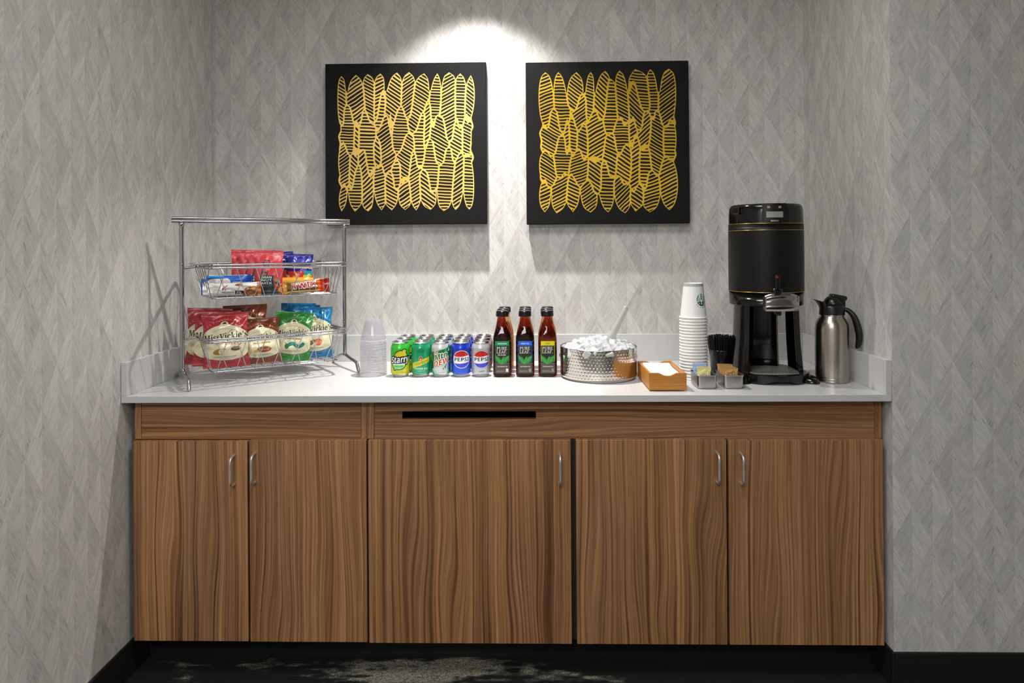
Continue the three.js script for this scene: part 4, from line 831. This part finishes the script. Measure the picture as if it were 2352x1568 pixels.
// ------------------------------------------------------------------ coffee dispenser
{
  const cx = 0.803, cz = 0.365, t = thing('coffee_dispenser', 'tall black insulated coffee dispenser on its stand', 'coffee dispenser', [cx, HC, cz]);
  const satin = phy({ color: 0x0e0d0b, roughness: 0.42, specularIntensity: 0.55 }), gloss = std(0x0a0908, 0.13), brass = std(0xb59a58, 0.25, 1), ss = std(0xbdbbb7, 0.22, 1);
  const R = 0.1195;
  part(t, 'tank', lathe([[0, 0.291], [R - 0.001, 0.291], [R, 0.293], [R + 0.0006, 0.4], [R, 0.491], [R - 0.0005, 0.5135], [0, 0.5135]], 96), satin);
  for (const y of [0.2915, 0.492, 0.5135]) part(t, 'brass_line', new THREE.TorusGeometry(R - 0.0002, 0.0013, 8, 96).rotateX(Math.PI / 2).translate(0, y, 0), brass);
  part(t, 'lid', lathe([[R - 0.0008, 0.514], [R - 0.0012, 0.545], [R - 0.003, 0.566], [R - 0.007, 0.5745], [R - 0.012, 0.5775], [0, 0.579]], 96), gloss);
  part(t, 'collar', lathe([[0, 0.246], [R - 0.004, 0.246], [R - 0.002, 0.248], [R - 0.0012, 0.290], [0, 0.290]], 96), gloss);
  // display in the lid
  const disp = new THREE.Group(); disp.name = 'display'; disp.rotation.y = -0.1; t.add(disp);
  const arc = (x0, x1, y0, y1, r, th) => mergeGeometries([gridGeo(12, 1, (u, v) => { const a = x0 + (x1 - x0) * u; return [r * Math.sin(a), y0 + (y1 - y0) * v, r * Math.cos(a)]; }), gridGeo(12, 1, (u, v) => { const a = x0 + (x1 - x0) * u; return [(r - th * v) * Math.sin(a), y1, (r - th * v) * Math.cos(a)]; }), gridGeo(12, 1, (u, v) => { const a = x0 + (x1 - x0) * u; return [(r - th * (1 - v)) * Math.sin(a), y0, (r - th * (1 - v)) * Math.cos(a)]; }), gridGeo(1, 1, (u, v) => [(r - th * (1 - u)) * Math.sin(x1), y0 + (y1 - y0) * v, (r - th * (1 - u)) * Math.cos(x1)]), gridGeo(1, 1, (u, v) => [(r - th * u) * Math.sin(x0), y0 + (y1 - y0) * v, (r - th * u) * Math.cos(x0)])]);
  part(disp, 'bezel', arc(-0.31, 0.31, 0.519, 0.577, R + 0.003, 0.014), gloss);
  part(disp, 'screen', arc(-0.21, 0.21, 0.5315, 0.5505, R + 0.0045, 0.003), std(0x8c9288, 0.25));
  for (const a of [-0.15, 0.13]) part(disp, 'button', arc(a - 0.035, a + 0.035, 0.561, 0.568, R + 0.0045, 0.002), std(0x8d8d8a, 0.3));
  part(disp, 'highlight_strip', arc(-0.1, 0.1, 0.5185, 0.5235, R + 0.0042, 0.002), ss);  // bright steel strip added to stand in for the highlight below the screen
  part(t, 'lid_hinge', box(-0.014, 0.014, 0.545, 0.57, -0.012, 0.004, 0.004).rotateY(-1.15).translate(-R * 0.9 - 0.004, 0, R * 0.42), gloss);
  // faucet with guard and lever
  const f = new THREE.Group(); f.name = 'faucet'; f.rotation.y = 0.06; t.add(f);
  const guard = (() => {
    return gridGeo(30, 14, (u, v) => { const x = (u - 0.5) * 0.106, yt = 0.02 + 0.012 * (1 - (x / 0.053) ** 2), y = -0.028 + (yt + 0.028) * v; return [x, y, 0.008 - 0.01 * (x / 0.053) ** 2 - 0.022 * (v < 0.3 ? (0.3 - v) ** 1.4 : 0) - 0.008 * smooth(0.8, 1, v) + 0.0035 * Math.sin(v * 7)]; });
  })();
  const gb = guard.clone().translate(0, 0, -0.004);
  part(f, 'guard', mergeGeometries([guard, gb]).translate(0, 0.262, R + 0.012), std(0xa9a8a8, 0.12, 1, { side: THREE.DoubleSide }));
  for (const s of [-1, 1]) part(f, 'guard_cheek', box(s * 0.053 - 0.0014, s * 0.053 + 0.0014, 0.236, 0.281, R - 0.012, R + 0.011, 0.001), ss);
  part(f, 'valve', lathe([[0, 0.19], [0.012, 0.19], [0.013, 0.2], [0.013, 0.245], [0.018, 0.25], [0.018, 0.275], [0, 0.276]], 28).translate(-0.012, 0.03, R - 0.002), gloss);
  part(f, 'lever', mergeGeometries([box(-0.0085, 0.0085, 0.298, 0.352, -0.006, 0.007, 0.005), box(-0.011, 0.011, 0.289, 0.300, -0.01, 0.009, 0.003)].map((g) => g.toNonIndexed ? (g.index ? g.toNonIndexed() : g) : g)).rotateX(0.05).translate(-0.02, 0, R + 0.002), gloss);
  part(f, 'lever_mark', box(-0.0065, 0.0025, 0.3405, 0.3455, 0.0075, 0.0088).translate(-0.022, 0, R + 0.018), std(0xa0281a, 0.4)).userData.label = 'small red mark';
  // stand: two curved legs, base and drip tray
  const legShell = (a0, a1) => {
    const prof = [[0.002, 0.021], [0.03, 0.0125], [0.12, 0.005], [0.245, 0.0]];
    const rad = (y) => { let k = 0; while (k < prof.length - 2 && y > prof[k + 1][0]) k++; const [p, q] = [prof[k], prof[k + 1]]; return 0.103 + p[1] + (q[1] - p[1]) * clamp((y - p[0]) / (q[0] - p[0])); };
    const sheet = (th, flip) => gridGeo(40, 20, (u, v) => { const a = (flip ? a1 + (a0 - a1) * u : a0 + (a1 - a0) * u) * D2R, y = 0.004 + v * 0.2415, r = rad(y) - th; return [r * Math.cos(a), y, r * Math.sin(a)]; });
    const edge = (a, s) => gridGeo(1, 20, (u, v) => { const y = 0.004 + v * 0.2415, r = rad(y) - (s > 0 ? u : 1 - u) * 0.014; return [r * Math.cos(a * D2R), y, r * Math.sin(a * D2R)]; });
    return mergeGeometries([sheet(0, true), sheet(0.014, false), edge(a0, 1), edge(a1, -1)]);
  };
  part(t, 'leg', legShell(138, 310), gloss);
  part(t, 'leg', legShell(-28, 32), gloss);
  const base = new THREE.Group(); base.name = 'base'; t.add(base);
  const bs = new THREE.Shape(); bs.absellipse(0, 0, 0.121, 0.132, 0, 2 * Math.PI);
  part(base, 'plinth', new THREE.ExtrudeGeometry(bs, { depth: 0.012, bevelEnabled: true, bevelSize: 0.003, bevelThickness: 0.003, bevelSegments: 2, curveSegments: 40 }).rotateX(-Math.PI / 2).translate(0, 0.012, 0), gloss);
  part(base, 'front_lip', (() => {
    const f1 = (r) => (u, v) => { const a = (u - 0.5) * 2.3, yb = 0.0012 + 0.0125 * smooth(0.5, 0.1, Math.abs(a)) , y = yb + (0.03 - yb) * v; return [r * Math.sin(a), y, r * Math.cos(a) + 0.014]; };
    const o = gridGeo(48, 6, f1(0.128)), i = gridGeo(48, 6, (u, v) => f1(0.121)(1 - u, v)), top = gridGeo(48, 1, (u, v) => { const a = (u - 0.5) * 2.3, r = 0.128 - 0.007 * v; return [r * Math.sin(a), 0.03, r * Math.cos(a) + 0.014]; });
    return mergeGeometries([o, i, top]);
  })(), gloss);
  for (const s of [-1, 1]) part(base, 'side_foot', new THREE.SphereGeometry(1, 28, 16, 0, Math.PI * 2, 0, Math.PI / 2).scale(0.03, 0.027, 0.05).rotateY(s * 0.5).translate(s * 0.1, 0.0, 0.075), gloss);
  const tray = new THREE.Shape(); tray.moveTo(-0.09, 0.03); tray.quadraticCurveTo(-0.086, -0.08, -0.07, -0.098); tray.quadraticCurveTo(0, -0.128, 0.07, -0.098); tray.quadraticCurveTo(0.086, -0.08, 0.09, 0.03); tray.quadraticCurveTo(0, 0.075, -0.09, 0.03);
  const nSlots = 11;
  for (let k = 0; k < nSlots; k++) { const x = -0.056 + k * 0.0112, h = new THREE.Path(); h.moveTo(x - 0.0018, -0.09); h.lineTo(x + 0.0018, -0.09); h.lineTo(x + 0.0018, -0.046); h.lineTo(x - 0.0018, -0.046); h.closePath(); tray.holes.push(h); }
  part(base, 'drip_tray', new THREE.ExtrudeGeometry(tray, { depth: 0.0016, bevelEnabled: false, curveSegments: 20 }).rotateX(-Math.PI / 2).translate(0, 0.0285, 0), std(0x9a9892, 0.42, 0.55));
}

// ------------------------------------------------------------------ thermal carafe
{
  const t = thing('thermal_carafe', 'brushed steel thermal carafe with black lid and handle', 'carafe', [0.9925, HC, 0.432], 0.0);
  const brushed = phy({ color: 0xb3aca0, roughness: 0.28, metalness: 1, anisotropy: 0.6, anisotropyRotation: Math.PI / 2 });
  const bk = std(0x0c0b0a, 0.3);
  const r = 0.0515;
  part(t, 'body', lathe([[0, 0.0], [r - 0.003, 0.0], [r - 0.001, 0.002], [r - 0.001, 0.006], [r - 0.0025, 0.0075], [r - 0.0008, 0.0095], [r - 0.0008, 0.014], [r - 0.0025, 0.0155], [r, 0.018], [r + 0.0005, 0.1], [r, 0.172], [r - 0.002, 0.188], [r - 0.008, 0.201], [r - 0.014, 0.209], [r - 0.0155, 0.214]], 72), brushed);
  part(t, 'neck_ring', lathe([[r - 0.0155, 0.213], [r - 0.0135, 0.2145], [r - 0.0135, 0.217], [r - 0.0155, 0.218]], 56), std(0xc4c2bc, 0.2, 1));
  part(t, 'lid', mergeGeometries([lathe([[r - 0.014, 0.217], [r - 0.0125, 0.2175], [r - 0.0145, 0.24], [r - 0.016, 0.252], [0, 0.254]], 48),
    gridGeo(24, 10, (u, v) => { const a = (u - 0.5) * 1.5 + Math.PI, q = r - 0.0145 + 0.021 * v * v * Math.cos((u - 0.5) * 2.6); return [q * Math.cos(a), 0.23 + 0.037 * v * (0.7 + 0.3 * Math.cos((u - 0.5) * 3)), q * Math.sin(a)]; }),
    gridGeo(24, 6, (u, v) => { const a = (u - 0.5) * 1.5 + Math.PI, q = (r - 0.0145 + 0.021 * Math.cos((u - 0.5) * 2.6)) * (1 - v * 0.8); return [q * Math.cos(a), 0.23 + 0.037 * (0.7 + 0.3 * Math.cos((u - 0.5) * 3)) - 0.008 * Math.sin(v * 3), q * Math.sin(a)]; }).scale(1, 1, 1)].map((g) => g)), std(0x0c0b0a, 0.3, 0, { side: THREE.DoubleSide }));
  part(t, 'lid_dome', new THREE.SphereGeometry(1, 32, 16, 0, Math.PI * 2, 0, Math.PI / 2).scale(0.029, 0.032, 0.031).translate(0.003, 0.247, 0), bk);
  part(t, 'thumb_lever', mergeGeometries([box(-0.006, 0.046, 0.262, 0.278, -0.016, 0.016, 0.0075).translate(0, -0.268, 0).rotateZ(-0.2).translate(0, 0.271, 0), box(0.014, 0.04, 0.236, 0.268, -0.013, 0.013, 0.005)]).translate(0, 0.004, 0), bk);
  const hp = new THREE.CatmullRomCurve3([V3(0.026, 0.234, 0.006), V3(0.044, 0.232, 0.012), V3(0.060, 0.214, 0.02), V3(0.070, 0.18, 0.026), V3(0.0735, 0.15, 0.029), V3(0.0715, 0.125, 0.029), V3(0.066, 0.108, 0.028)]);
  const hpts = hp.getSpacedPoints(40);
  part(t, 'handle', gridGeo(14, 40, (u, v) => {
    const k = Math.min(39, Math.floor(v * 40)), P = hpts[Math.round(v * 40)], T = hpts[k + 1].clone().sub(hpts[k]).normalize(), B = V3(0.35, 0, 1).normalize(), N = B.clone().cross(T).normalize(), a = u * 2 * Math.PI;
    const wob = (v > 0.9 ? Math.sqrt(Math.max(0, 1 - ((v - 0.9) / 0.1) ** 2)) : 1) * (0.8 + 0.4 * Math.sin(v * 3));
    const p = P.clone().addScaledVector(N, 0.0078 * wob * Math.cos(a)).addScaledVector(B, 0.0105 * wob * Math.sin(a));
    return [p.x, p.y, p.z];
  }), std(0x0c0b0a, 0.34, 0, { side: THREE.DoubleSide }));
}

renderer.render(scene, camera);
